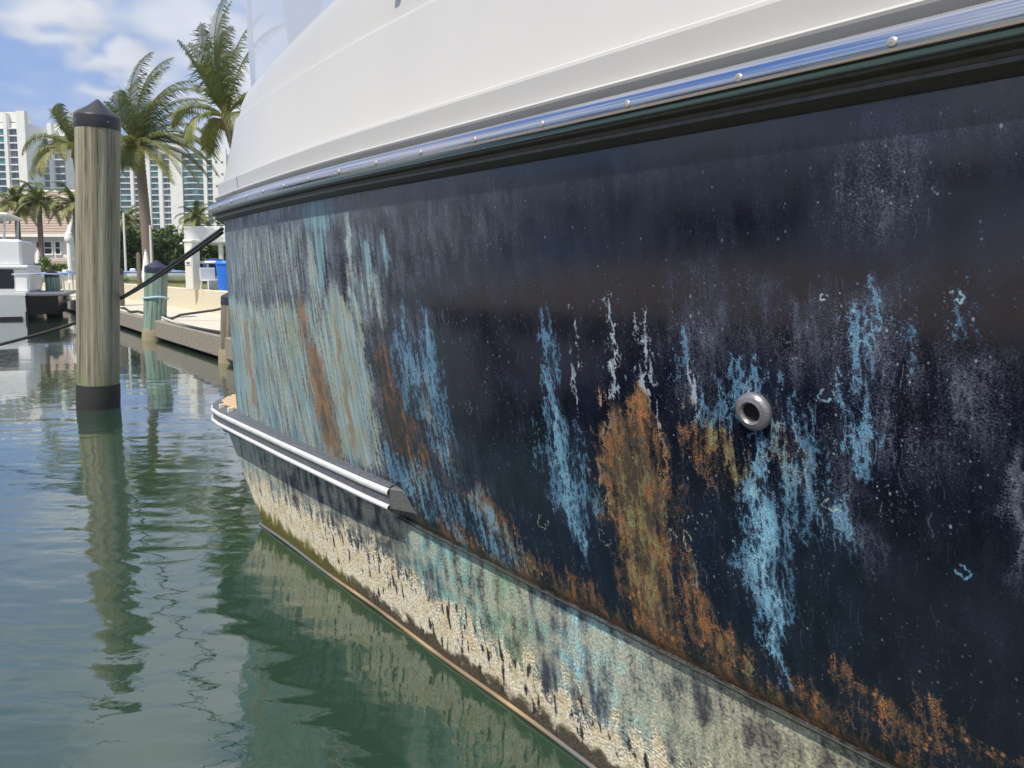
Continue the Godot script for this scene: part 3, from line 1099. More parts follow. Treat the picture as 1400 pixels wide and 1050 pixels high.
	var bore := put("drain_bore_shade", lathe([Vector2(0.0, 0.0016), Vector2(0.0170, 0.0018), Vector2(0.0176, 0.0065)], 28), mat(rgb(10, 10, 11), 0.7), fit)  # black dish over the skin, painting in the shade of the hole
	bore.set_meta("label", "shallow black dish painted as the shade inside the drain bore")

# ------------------------------------------------------------------ sky
func build_sky() -> Texture2D:
	var w := 1536
	var h := 768
	var im := Image.create(w, h, false, Image.FORMAT_RGBF)
	var n1 := noise(301, 0.9, 6)
	var n2 := noise(302, 2.2, 5)
	n2.fractal_type = FastNoiseLite.FRACTAL_FBM
	var n3 := noise(303, 6.0, 4)
	for y in h / 2 + 4:
		var e := (0.5 - (y + 0.5) / h) * PI
		var se := maxf(sin(e), 0.0)
		var up := pow(1.0 - se, 3.0)
		var blue := Color(0.115, 0.26, 0.66).lerp(Color(0.36, 0.54, 0.84), up)
		for x in w:
			var az := (x + 0.5) / w * TAU
			var d := Vector3(sin(az) * cos(e), sin(e), -cos(az) * cos(e))
			var k := 1.0 / (d.y + 0.22)
			var px := d.x * k
			var pz := d.z * k
			var a := n1.get_noise_2d(px * 1.1, pz * 1.1) + 0.35 * n2.get_noise_2d(px, pz)
			var c := smoothstep(-0.22, 0.40, a + 0.12)
			# heaps of cumulus towards the towers
			var ang := rad_to_deg(atan2(d.x, -d.z))
			var el := rad_to_deg(e)
			var q := n3.get_noise_2d(px * 0.8, pz * 0.8) * 2.2
			var puff := 1.0 - sqrt(pow((ang + 30.2) / 4.6, 2.0) + pow((el - 15.6 + q) / 1.9, 2.0))
			puff = maxf(puff, 0.9 - sqrt(pow((ang + 27.0) / 4.5, 2.0) + pow((el - 13.0 + q) / 1.6, 2.0)))
			puff = maxf(puff, 0.75 - sqrt(pow((ang + 30.0) / 3.0, 2.0) + pow((el - 6.0 + q) / 1.6, 2.0)))
			var gap := clampf(1.25 - sqrt(pow((ang + 33.5) / 5.0, 2.0) + pow((el - 12.6 + q) / 2.6, 2.0)), 0.0, 1.0)
			c *= 1.0 - 0.8 * gap
			var high := smoothstep(15.0, 19.0, el + q) * (1.0 - smoothstep(30.0, 50.0, el)) * clampf(1.4 - absf(ang + 28.0) / 26.0, 0.0, 1.0)
			c = maxf(c, high * (0.62 + 0.5 * n2.get_noise_2d(px * 0.7 + 3.0, pz * 1.6)))
			var cloud := Color(0.50, 0.56, 0.71).lerp(Color(0.84, 0.86, 0.90), clampf(0.4 + a * 1.3, 0.0, 1.0))
			var col := blue.lerp(cloud, clampf(c, 0.0, 0.92))
			c = maxf(c, smoothstep(24.0, 48.0, el) * clampf(0.62 + 1.3 * a, 0.0, 0.95))  # extra cloud overhead, added to whiten the reflections in water and chrome
			col = blue.lerp(cloud, clampf(c, 0.0, 0.92))
			var pf := smoothstep(-0.05, 0.55, puff + 0.25 * n3.get_noise_2d(px * 2.0, pz * 2.0))
			col = col.lerp(Color(0.60, 0.63, 0.70).lerp(Color(0.80, 0.82, 0.86), clampf(puff * 1.2 + n3.get_noise_2d(px, pz), 0.0, 1.0)), pf * 0.85)
			im.set_pixel(x, y, col)
	for y in range(h / 2 + 4, h):
		for x in w:
			im.set_pixel(x, y, Color(0.06, 0.09, 0.08))
	return ImageTexture.create_from_image(im)

# ------------------------------------------------------------------ water
func build_water() -> void:
	var ang := []
	var t := -PI
	while t < PI - 1e-4:
		ang.append(t)
		t += 0.0065 if absf(t) < 0.72 else (0.03 if absf(t) < 1.2 else 0.12)
	ang.append(PI)
	var radii := [0.02]
	var r := 0.5
	while r < 60.0:
		radii.append(r)
		r *= 1.0085
	while r < 900.0:
		radii.append(r)
		r *= 1.12
	var n1 := noise(401, 1.15, 3)
	var n2 := noise(402, 4.2, 3)
	var rows := []
	var uvs := []
	for rr in radii:
		var row := PackedVector3Array()
		var uv := PackedVector2Array()
		var fade := clampf(1.12 - rr / 11.0, 0.16, 1.0) * clampf(1.5 - rr / 60.0, 0.0, 1.0)
		for q in ang:
			var x: float = sin(q) * rr
			var z: float = -cos(q) * rr
			var wind := z * 0.9 + x * 0.35
			var y: float = 0.0
			if fade > 0.0 and rr > 0.4:
				y = (0.0046 * n1.get_noise_2d(x * 0.42, z * 1.7) + 0.0026 * n2.get_noise_2d(x * 0.42, z * 1.6) + 0.0004 * sin(wind * 9.0 + 3.0 * n1.get_noise_2d(x, z))) * fade
			row.append(Vector3(x, y, z))
			uv.append(Vector2(x * 0.45 + 0.08 * z, z * 0.62))
		rows.append(row)
		uvs.append(uv)
	var m := mat(Color(0.022, 0.053, 0.033).linear_to_srgb(), 0.02)
	m.metallic_specular = 0.75
	m.clearcoat_enabled = true
	m.clearcoat = 0.8
	m.clearcoat_roughness = 0.02
	var nn := noise(411, 0.022, 4)
	nn.domain_warp_enabled = true
	nn.domain_warp_amplitude = 10.0
	nn.domain_warp_frequency = 0.02
	var im := nn.get_seamless_image(512, 512, false, false, 0.15, true)
	im.convert(Image.FORMAT_L8)
	m.heightmap_enabled = true
	m.heightmap_scale = 0.15
	m.heightmap_texture = ImageTexture.create_from_image(im)
	var o := put("water", sheet(rows, uvs), m)
	setting(o, "rippled green harbour water reflecting the sky and hull", "water")

# ------------------------------------------------------------------ dock, seawall, land
var quay0 := Vector3(-4.15, 0, -10.71)
var along := Vector3(-0.605, 0, -0.796)
var inland := Vector3(0.796, 0, -0.605)

func quay(s: float, n: float, y := 0.0) -> Vector3:
	return quay0 + along * s + inland * n + Vector3(0, y, 0)

func quay_turn() -> float:
	return atan2(-along.z, along.x)

func build_shore() -> void:
	var rot := Basis(along, Vector3.UP, along.cross(Vector3.UP))
	var conc := mottled(rgb(196, 188, 172), rgb(216, 208, 192), 0.85, 0.03, Vector3.ONE * 0.7, 61)
	var fascia_m := mottled(rgb(120, 114, 104), rgb(160, 152, 140), 0.85, 0.03, Vector3(0.8, 2.4, 0.8), 63, 0.3)
	var dark := mottled(rgb(60, 58, 50), rgb(96, 90, 76), 0.9, 0.04, Vector3.ONE, 65)
	var dock := thing("concrete_dock", "low concrete dock with a stained fascia beam running along the seawall", "dock", quay0, quay_turn())
	# in the dock's own axes x runs along it, z points inland
	for i in 22:
		var x := -18.0 + i * 4.0
		var o := put("deck_slab", soft_box(Vector3(3.985, 0.12, 1.55), 0.015, Vector3(x + 2.0, 0.34, 0.74)), conc, dock)
		put("fascia_beam", soft_box(Vector3(3.97, 0.32, 0.22), 0.02, Vector3(x + 2.0, 0.215, -0.02 - 0.006 * (i % 3))), fascia_m, dock)
	for i in 16:
		put("bearer", lathe([Vector2(0.15, -1.0), Vector2(0.16, 0.0), Vector2(0.15, 0.28)], 10), dark, dock, Vector3(-17.0 + i * 4.6, 0, 0.9))
	var wall := thing("seawall", "beige concrete seawall with vertical rain stains behind the dock", "wall", quay0, quay_turn())
	for i in 18:
		var wm := mottled(rgb(196, 186, 160), rgb(226, 218, 196), 0.85, 0.05, Vector3(1.6, 0.28, 1.6), 71 + i % 3)
		put("wall_panel", soft_box(Vector3(5.985, 1.9, 0.24), 0.012, Vector3(-21.0 + i * 6.0 + 3.0, -0.07, 1.38 + 0.004 * (i % 2))), wm, wall)
	# land
	var st := new_st()
	var n0 := 1.49
	for i in 14:
		var s0 := -40.0 + i * 30.0
		quad_any(st, quay(s0, 10, -5), [quay(s0, n0, 0.86), quay(s0 + 30.0, n0, 0.86), quay(s0 + 30.0, 14.0, 0.93), quay(s0, 14.0, 0.93)])
		quad_any(st, quay(s0, 10, -5), [quay(s0, 14.0, 0.93), quay(s0 + 30.0, 14.0, 0.93), quay(s0 + 30.0, 700.0, 1.0), quay(s0, 700.0, 1.0)])
	var land := put("ground", st.commit(), mottled(rgb(98, 110, 60), rgb(150, 148, 100), 0.95, 0.03, Vector3.ONE * 0.3, 81))
	setting(land, "dry green lawn behind the seawall", "lawn")
	# blades along the top of the wall
	rng.seed = 83
	var g := new_st()
	for i in 2600:
		var s := rng.randf_range(-6.0, 22.0)
		var b := quay(s, 1.52 + pow(rng.randf(), 2.0) * 2.2, 0.86)
		var hgt := rng.randf_range(0.03, 0.11)
		var lean := Vector3(rng.randf_range(-0.05, 0.06), hgt, rng.randf_range(-0.05, 0.05))
		var wv := along * rng.randf_range(0.008, 0.016)
		var c := Color(0.10, 0.14, 0.035).lerp(Color(0.22, 0.22, 0.08), rng.randf())
		tri(g, b - wv, b + lean, b + wv, c)
	var gm := leafy(mat(Color.WHITE, 0.8))
	var go := put("grass_tufts", g.commit(), gm)
	setting(go, "short rough grass growing along the seawall's top", "grass", "stuff")

func wood_material(sd: int, c0: Color, c1: Color, moss: Color, moss_to: float, tall: float) -> StandardMaterial3D:
	var w := 384
	var h := 1024
	var streak := spread(noise(sd, 0.045, 4), w, h, w, h / 46)
	var fine := spread(noise(sd + 1, 0.22, 2), w, h, w, h / 30)
	var mid := spread(noise(sd + 2, 0.012, 3), w, h, w, h / 3)
	var grain := tile(noise(sd + 3, 0.3, 2), 512, 512)
	var col := PackedByteArray()
	col.resize(w * h * 3)
	var rel := PackedByteArray()
	rel.resize(w * h)
	for y in h:
		# v runs up the post from its foot
		var H := tall * y / h
		for x in w:
			var i := y * w + x
			# blend the seam
			var q := mini(x, w - 1 - x)
			var s: float = streak[i] / 255.0
			if q < 24:
				s = lerpf(0.5 * (streak[y * w + 0] + streak[y * w + w - 1]) / 255.0, s, q / 24.0)
			var f: float = fine[i] / 255.0
			var m: float = mid[i] / 255.0
			var g: float = grain[((y & 511) << 9) + (x & 511)] / 255.0
			var c := c0.lerp(c1, clampf(0.5 + (s - 0.5) * 1.3 + (f - 0.5) * 0.7, 0.0, 1.0))
			c = c.lerp(moss, clampf((moss_to + (m - 0.5) * 0.9 - H) / 0.7, 0.0, 0.65))
			var crack := clampf((0.26 - f) / 0.06, 0.0, 1.0) * clampf((0.42 - s) * 6.0, 0.0, 1.0)
			c = c.lerp(Color(0.20, 0.18, 0.14), crack * 0.75)
			var k := 0.90 + 0.2 * g
			col[i * 3] = int(clampf(c.r * k, 0.0, 1.0) * 255.0)
			col[i * 3 + 1] = int(clampf(c.g * k, 0.0, 1.0) * 255.0)
			col[i * 3 + 2] = int(clampf(c.b * k, 0.0, 1.0) * 255.0)
			rel[i] = int(clampf(0.35 + 0.35 * f + 0.3 * s - 0.35 * crack, 0.0, 1.0) * 255.0)
	var m2 := mat(Color.WHITE, 0.85)
	m2.albedo_texture = tex(col, w, h, Image.FORMAT_RGB8)
	m2.heightmap_enabled = true
	m2.heightmap_scale = 0.7
	m2.heightmap_texture = tex(rel, w, h, Image.FORMAT_L8)
	m2.uv1_scale = Vector3(1, 1.0 / tall, 1)
	return m2

func piling(called: String, label: String, at: Vector3, tall: float, r0: float, r1: float, wood: StandardMaterial3D, cap_m: StandardMaterial3D, sleeve: StandardMaterial3D, lean: Vector2, foot_m: StandardMaterial3D, group: String, cone := 0.74) -> Node3D:
	var o := thing(called, label, "piling", at, 0.0, group)
	var prof := []
	for i in 25:
		var t := i / 24.0
		prof.append(Vector2(lerpf(r0, r1, t), lerpf(-0.8, tall, t)))
	put("post", lathe(prof, 40, 0.012, int(absf(at.x) * 10.0)), wood, o)
	var R := r1 * 1.02
	var cap := put("cap", lathe([Vector2(R - 0.012, tall - 0.10), Vector2(R, tall - 0.10), Vector2(R + 0.002, tall + 0.005), Vector2(R - 0.006, tall + 0.02), Vector2(R * 0.55, tall + 0.115 * cone), Vector2(R * 0.12, tall + 0.215 * cone), Vector2(0.012, tall + 0.232 * cone), Vector2(0.0, tall + 0.234 * cone)], 40), cap_m, o)
	var nail := mat(rgb(150, 150, 152), 0.4, 0.8)
	for k in 4:
		var a := 0.6 + TAU * k / 4.0
		put("nail", lathe([Vector2(0.0, 0.004), Vector2(0.006, 0.003), Vector2(0.007, -0.002)], 8), nail, cap, Vector3(cos(a) * R, tall - 0.045, sin(a) * R)).basis = Basis(Vector3.UP.cross(Vector3(cos(a), 0, sin(a))), Vector3(cos(a), 0, sin(a)), Vector3.UP).orthonormalized()
	if sleeve:
		put("sleeve", lathe([Vector2(r0 * 1.0 + 0.004, 0.232), Vector2(r0 + 0.010, 0.228), Vector2(r0 + 0.011, 0.12), Vector2(r0 + 0.013, 0.10), Vector2(r0 + 0.011, 0.085), Vector2(r0 + 0.012, -0.5)], 40, 0.01, 3), sleeve, o)
	elif foot_m:
		put("tide_zone", lathe([Vector2(r0 * 0.985 + 0.004, 0.21), Vector2(r0 + 0.012, 0.16), Vector2(r0 + 0.016, 0.06), Vector2(r0 + 0.012, -0.5)], 28, 0.06, 5), foot_m, o)
	o.rotation.z = lean.x
	o.rotation.x = lean.y
	return o

func build_pilings() -> void:
	var cap_black := mottled(rgb(44, 44, 48), rgb(58, 58, 62), 0.42, 0.02, Vector3.ONE * 3.0, 91)
	var cap_blue := mottled(rgb(34, 40, 58), rgb(58, 64, 84), 0.5, 0.02, Vector3.ONE * 3.0, 92)
	var sleeve := mottled(rgb(36, 36, 36), rgb(62, 60, 56), 0.6, 0.03, Vector3.ONE * 5.0, 93)
	var wood := wood_material(501, Color(0.43, 0.415, 0.35), Color(0.66, 0.64, 0.56), Color(0.47, 0.52, 0.34), 1.3, 3.5)
	piling("mooring_piling", "tall grey weathered timber piling with black conical cap and black band at the water", Vector3(-3.945, 0, -6.97), 2.70, 0.175, 0.188, wood, cap_black, sleeve, Vector2(-0.045, 0.0), null, "")
	var green := wood_material(521, Color(0.40, 0.46, 0.42), Color(0.56, 0.66, 0.60), Color(0.44, 0.44, 0.36), 0.75, 2.3)
	var tide := mottled(rgb(190, 180, 150), rgb(120, 108, 84), 0.9, 0.06, Vector3.ONE * 3.0, 95, 0.5)
	var g := "short capped pilings along the concrete dock"
	var p := piling("dock_piling", "short green tinged piling with blue black cap, nearest fully seen one on the dock edge", Vector3(-6.80, 0, -14.0), 1.36, 0.20, 0.20, green, cap_blue, null, Vector2(-0.07, 0.0), tide, g, 0.6)
	# pale rope turned round the green piling
	var rp := PackedVector3Array()
	for i in 41:
		var t := TAU * i / 40.0
		rp.append(Vector3(cos(t) * 0.212, 0.80 + 0.02 * sin(t * 2.0), sin(t) * 0.212))
	put("rope_turn", tube(rp, 0.022, 0.022, 7), mottled(rgb(150, 186, 196), rgb(190, 210, 214), 0.8, 0.1, Vector3.ONE * 12.0, 97), p)
	var grey := wood_material(541, Color(0.40, 0.37, 0.32), Color(0.58, 0.55, 0.49), Color(0.40, 0.40, 0.32), 0.5, 2.3)
	piling("dock_piling", "short brownish piling half hidden just right of the tall grey piling", Vector3(-10.16, 0, -19.0), 1.30, 0.19, 0.19, grey, cap_blue, null, Vector2(0.0, 0.0), tide, g, 0.6)
	piling("dock_piling", "short piling with blue cap beside the moored cruiser's stern", Vector3(-13.62, 0, -22.0), 1.20, 0.19, 0.19, green, cap_blue, null, Vector2(0.02, 0.0), tide, g, 0.6)
	piling("dock_piling", "grey piling peeping out behind the yacht's stern corner", Vector3(-3.98, 0, -10.50), 0.92, 0.19, 0.19, grey, cap_blue, null, Vector2(-0.06, 0.0), tide, g, 0.6)

func catenary(a: Vector3, b: Vector3, sag: float, n := 24) -> PackedVector3Array:
	var p := PackedVector3Array()
	for i in n + 1:
		var t := float(i) / n
		p.append(a.lerp(b, t) - Vector3(0, sag * 4.0 * t * (1.0 - t), 0))
	return p

func build_lines() -> void:
	var black := mottled(rgb(24, 24, 26), rgb(46, 46, 50), 0.7, 0.2, Vector3.ONE * 14.0, 101)
	var ln := thing("mooring_line", "doubled black mooring line rising from behind the tall piling to the yacht's stern corner", "rope", Vector3(-4.06, 0.95, -7.20))
	var o0 := ln.position
	var a := Vector3(-1.50, 1.515, -3.86)
	var b := Vector3(-3.80, 1.045, -7.20)
	put("strand", tube(shift(catenary(a, b, 0.012), -o0), 0.0100, 0.0100, 8), black, ln)
	put("strand", tube(shift(catenary(a + Vector3(0, -0.019, 0.006), b + Vector3(0, -0.019, 0.0), 0.016), -o0), 0.0100, 0.0100, 8), black, ln)
	# the turn round the piling's back and the slack tail to the next berth
	var c := Vector3(-4.13, 0.82, -7.09)
	var tail := PackedVector3Array([b, Vector3(-3.92, 0.97, -7.22), Vector3(-4.04, 0.89, -7.19), c])
	tail.append_array(catenary(c, Vector3(-8.2, 0.55, -6.0), 0.30))
	put("tail", tube(shift(tail, -o0), 0.016, 0.016, 8), black, ln)
	# shore cables along the dock's edge
	var cab := mottled(rgb(34, 36, 40), rgb(60, 62, 66), 0.6, 0.2, Vector3.ONE * 10.0, 103)
	var pts := PackedVector3Array()
	for i in 40:
		var t := i / 39.0
		pts.append(quay(10.2 - 6.6 * t, 0.02 + 0.05 * sin(t * 9.0), 0.42 + 0.02 * sin(t * 23.0)))
	for q in [quay(3.3, 0.15, 0.50), quay(2.6, 0.55, 0.60), quay(2.2, 1.0, 0.74), quay(2.0, 1.25, 0.86), quay(1.9, 1.45, 0.90)]:
		pts.append(q)
	tag(put("shore_cable", tube(shift(pts, -quay(3.3, 0.0)), 0.026, 0.022, 7), cab, null, quay(3.3, 0.0)), "dark shore cable lying on the dock edge and climbing the seawall past the green piling", "cable")
	var p2 := PackedVector3Array()
	var cc := []
	for i in 36:
		var t := i / 35.0
		p2.append(quay(4.5 - 6.5 * t, 0.02 - 0.12 * sin(t * PI), 0.43 - 0.05 * sin(t * PI) + 0.03 * t))
		cc.append(Color(0.55, 0.55, 0.52).lerp(Color(0.03, 0.03, 0.035), smoothstep(0.2, 0.5, t)))
	var hm := mat(Color.WHITE, 0.6)
	hm.vertex_color_use_as_albedo = true
	tag(put("water_hose", tube(shift(p2, -quay(0.0, 0.0)), 0.024, 0.024, 7, cc), hm, null, quay(0.0, 0.0)), "hose along the fascia's top, pale near the green piling and black towards the yacht", "hose")
	# hanging black fender
	var f := thing("fender", "black teardrop fender hanging on the seawall right of the tall piling", "fender", quay(9.9, 1.22, 0.62))
	put("bulb", lathe([Vector2(0.0, -0.26), Vector2(0.09, -0.22), Vector2(0.145, -0.10), Vector2(0.14, 0.02), Vector2(0.09, 0.16), Vector2(0.035, 0.26), Vector2(0.0, 0.28)], 18), mat(rgb(34, 34, 38), 0.5), f, Vector3(0, 0.0, 0.0))
	put("valve", lathe([Vector2(0.0, 0.03), Vector2(0.03, 0.02), Vector2(0.035, 0.0)], 10), mat(rgb(230, 230, 226), 0.5), f, Vector3(-0.08, -0.08, 0.10)).rotation.x = 1.2

func shift(p: PackedVector3Array, by: Vector3) -> PackedVector3Array:
	var o := PackedVector3Array()
	for q in p:
		o.append(q + by)
	return o

# ------------------------------------------------------------------ palms and trees
func frond_mesh(dir: Vector3, long: float, droop: float, wind: Vector3, fresh: float, width: float) -> ArrayMesh:
	var st := new_st()
	var p := Vector3.ZERO
	var d := dir.normalized()
	var n := 46
	var step := long / n
	var rib := PackedVector3Array()
	var green := Color(0.060, 0.100, 0.022).lerp(Color(0.105, 0.140, 0.034), rng.randf())
	var old := Color(0.27, 0.26, 0.08)
	var base_c := green.lerp(old, clampf(1.0 - fresh, 0.0, 1.0))
	for i in n + 1:
		rib.append(p)
		var t := float(i) / n
		var side := d.cross(Vector3.UP)
		if side.length() < 0.1:
			side = Vector3.RIGHT
		side = side.normalized()
		if i > 4:
			var ln := width * pow(sin(PI * clampf(0.10 + 0.86 * t, 0.0, 1.0)), 0.7) * (1.0 - 0.25 * t)
			for s in [-1.0, 1.0]:
				for r in 1:
					var l := ln * rng.randf_range(0.82, 1.1)
					var out: Vector3 = (side * s + d * (0.55 + 0.6 * t) + Vector3(0, 0.22 - 0.1 * r, 0) + wind * 0.5).normalized()
					var root: Vector3 = p + d * step * (0.5 * r)
					var m1: Vector3 = root + out * l * 0.5
					var m2: Vector3 = m1 + (out + Vector3(0, -0.6 - 0.9 * rng.randf(), 0) + wind * 0.4).normalized() * l * 0.55
					var wv: Vector3 = d * 0.019
					var c := base_c * rng.randf_range(0.75, 1.25)
					c.a = 1.0
					if rng.randf() < 0.08:
						c = old
					tri(st, root - wv, m1 + wv, root + wv, c)
					tri(st, root - wv, m1 - wv * 0.8, m1 + wv, c)
					tri(st, m1 - wv * 0.8, m2, m1 + wv, c)
		p += d * step
		d = (d + Vector3(0, -droop * (0.3 + 1.2 * t) / n * 2.0, 0) + wind * (0.2 + t) * 2.2 / n).normalized()
	var stalk := Color(0.22, 0.21, 0.07)
	for i in n:
		var w0 := lerpf(0.030, 0.005, float(i) / n)
		var dd := rib[i + 1] - rib[i]
		var sx := dd.cross(Vector3.UP).normalized() * w0
		var sy := sx.cross(dd).normalized() * w0
		var q := [rib[i] + sx, rib[i] + sy, rib[i] - sx, rib[i] - sy]
		for k in 4:
			quad_any(st, rib[i], [q[k], q[(k + 1) % 4], q[(k + 1) % 4] + dd, q[k] + dd], stalk)
	return st.commit()

var frond_mat: StandardMaterial3D
var palm_bark: StandardMaterial3D
var boot_mat: StandardMaterial3D

# spec of a frond: azimuth in degrees (0 = to the right, 90 = away), rise in degrees, length, droop, freshness
func palm(label: String, foot: Vector3, crown: Vector3, r0: float, r1: float, fronds: Array, wind: Vector3, sd: int, width: float, group: String) -> Node3D:
	rng.seed = sd
	var o := thing("palm_tree", label, "palm tree", foot, 0.0, group)
	var top := crown - foot
	var rows := []
	var uvs := []
	var n := 60
	for j in n + 1:
		var t := float(j) / n
		var bend := Vector3(top.x * (t * 0.6 + 0.4 * t * t), top.y * t, top.z * t)
		var rad := lerpf(r0, r1, pow(t, 0.6)) * (1.0 + 0.035 * (1.0 if j % 2 == 0 else -1.0)) + 0.10 * r0 * maxf(0.0, 1.0 - t * 8.0)
		var r := PackedVector3Array()
		var u := PackedVector2Array()
		for i in 15:
			var a := TAU * (i % 14) / 14.0
			r.append(bend + Vector3(cos(a), 0, sin(a)) * rad)
			u.append(Vector2(i / 14.0, t))
		rows.append(r)
		uvs.append(u)
	put("trunk", sheet(rows, uvs), palm_bark, o)
	# swollen leaf bases
	for k in 9:
		var a := TAU * k / 9.0 + 0.3
		var dv := Vector3(cos(a) * 0.35, 1.0, sin(a) * 0.35)
		put("leaf_base", tube(PackedVector3Array([top + Vector3(cos(a), -0.35 / maxf(r1, 0.05) * r1, sin(a)) * Vector3(r1, 1, r1) * 0.8, top + dv * r1 * 1.6, top + dv * r1 * 4.2]), r1 * 0.42, r1 * 0.12, 6), boot_mat, o)
	for f in fronds:
		var az := deg_to_rad(f[0] + rng.randf_range(-6.0, 6.0))
		var el := deg_to_rad(f[1])
		var d := Vector3(cos(az) * cos(el), sin(el), -sin(az) * cos(el))
		put("frond", frond_mesh(d, f[2], f[3], wind, f[4], width), frond_mat, o, top + Vector3(0, 0.05, 0))
	return o

func wild_fronds(count: int, long: float, droop: float) -> Array:
	var out := []
	for i in count:
		var t := i / float(count)
		out.append([i * 137.5, lerpf(78.0, -12.0, pow(t, 0.8)), long * rng.randf_range(0.85, 1.1), droop * rng.randf_range(0.8, 1.2), 1.0 - t * 0.75])
	return out

func foliage(st: SurfaceTool, centre: Vector3, size: Vector3, count: int, leaf: float, dark: Color, light: Color) -> void:
	# leaves gathered in clumps on an uneven outline
	var clumps := []
	for k in maxi(6, count / 90):
		var v := Vector3(rng.randfn(), rng.randfn(), rng.randfn()).normalized() * pow(rng.randf(), 0.45)
		clumps.append([centre + v * size, rng.randf_range(0.16, 0.34) * size.length() * 0.55, rng.randf()])
	for i in count:
		var q: Array = clumps[rng.randi() % clumps.size()]
		var p: Vector3 = q[0] + Vector3(rng.randfn(), rng.randfn() * 0.8, rng.randfn()) * q[1] * 0.55
		var u := Vector3(rng.randfn(), rng.randfn(), rng.randfn()).normalized()
		var v2 := u.cross(Vector3(rng.randfn(), rng.randfn(), rng.randfn())).normalized()
		var l := leaf * rng.randf_range(0.6, 1.3)
		var c := dark.lerp(light, clampf(q[2] * 0.6 + rng.randf() * 0.5, 0.0, 1.0))
		tri(st, p - u * l, p + v2 * l * 0.45, p + u * l, c)
		tri(st, p - u * l, p + u * l, p - v2 * l * 0.45, c)

func bushy_tree(called: String, label: String, category: String, at: Vector3, size: Vector3, count: int, leaf: float, dark: Color, light: Color, sd: int, group: String) -> Node3D:
	rng.seed = sd
	var o := thing(called, label, category, at, 0.0, group)
	var h := size.y
	put("trunk", tube(PackedVector3Array([Vector3(0, -0.1, 0), Vector3(0.05, h * 0.5, 0.03), Vector3(0.0, h * 1.0, 0)]), 0.06 + h * 0.025, 0.03, 8), palm_bark, o)
	for k in 4:
		var a := k * 1.7 + 0.4
		put("limb", tube(PackedVector3Array([Vector3(0.03, h * 0.45, 0.02), Vector3(cos(a) * size.x * 0.35, h * 0.95, sin(a) * size.z * 0.35), Vector3(cos(a) * size.x * 0.6, h * 1.35, sin(a) * size.z * 0.6)]), 0.03 + h * 0.01, 0.012, 6), palm_bark, o)
	var st := new_st()
	foliage(st, Vector3(0, h, 0), Vector3(size.x, h * 0.85, size.z), count, leaf, dark, light)
	put("crown", st.commit(), frond_mat, o)
	return o

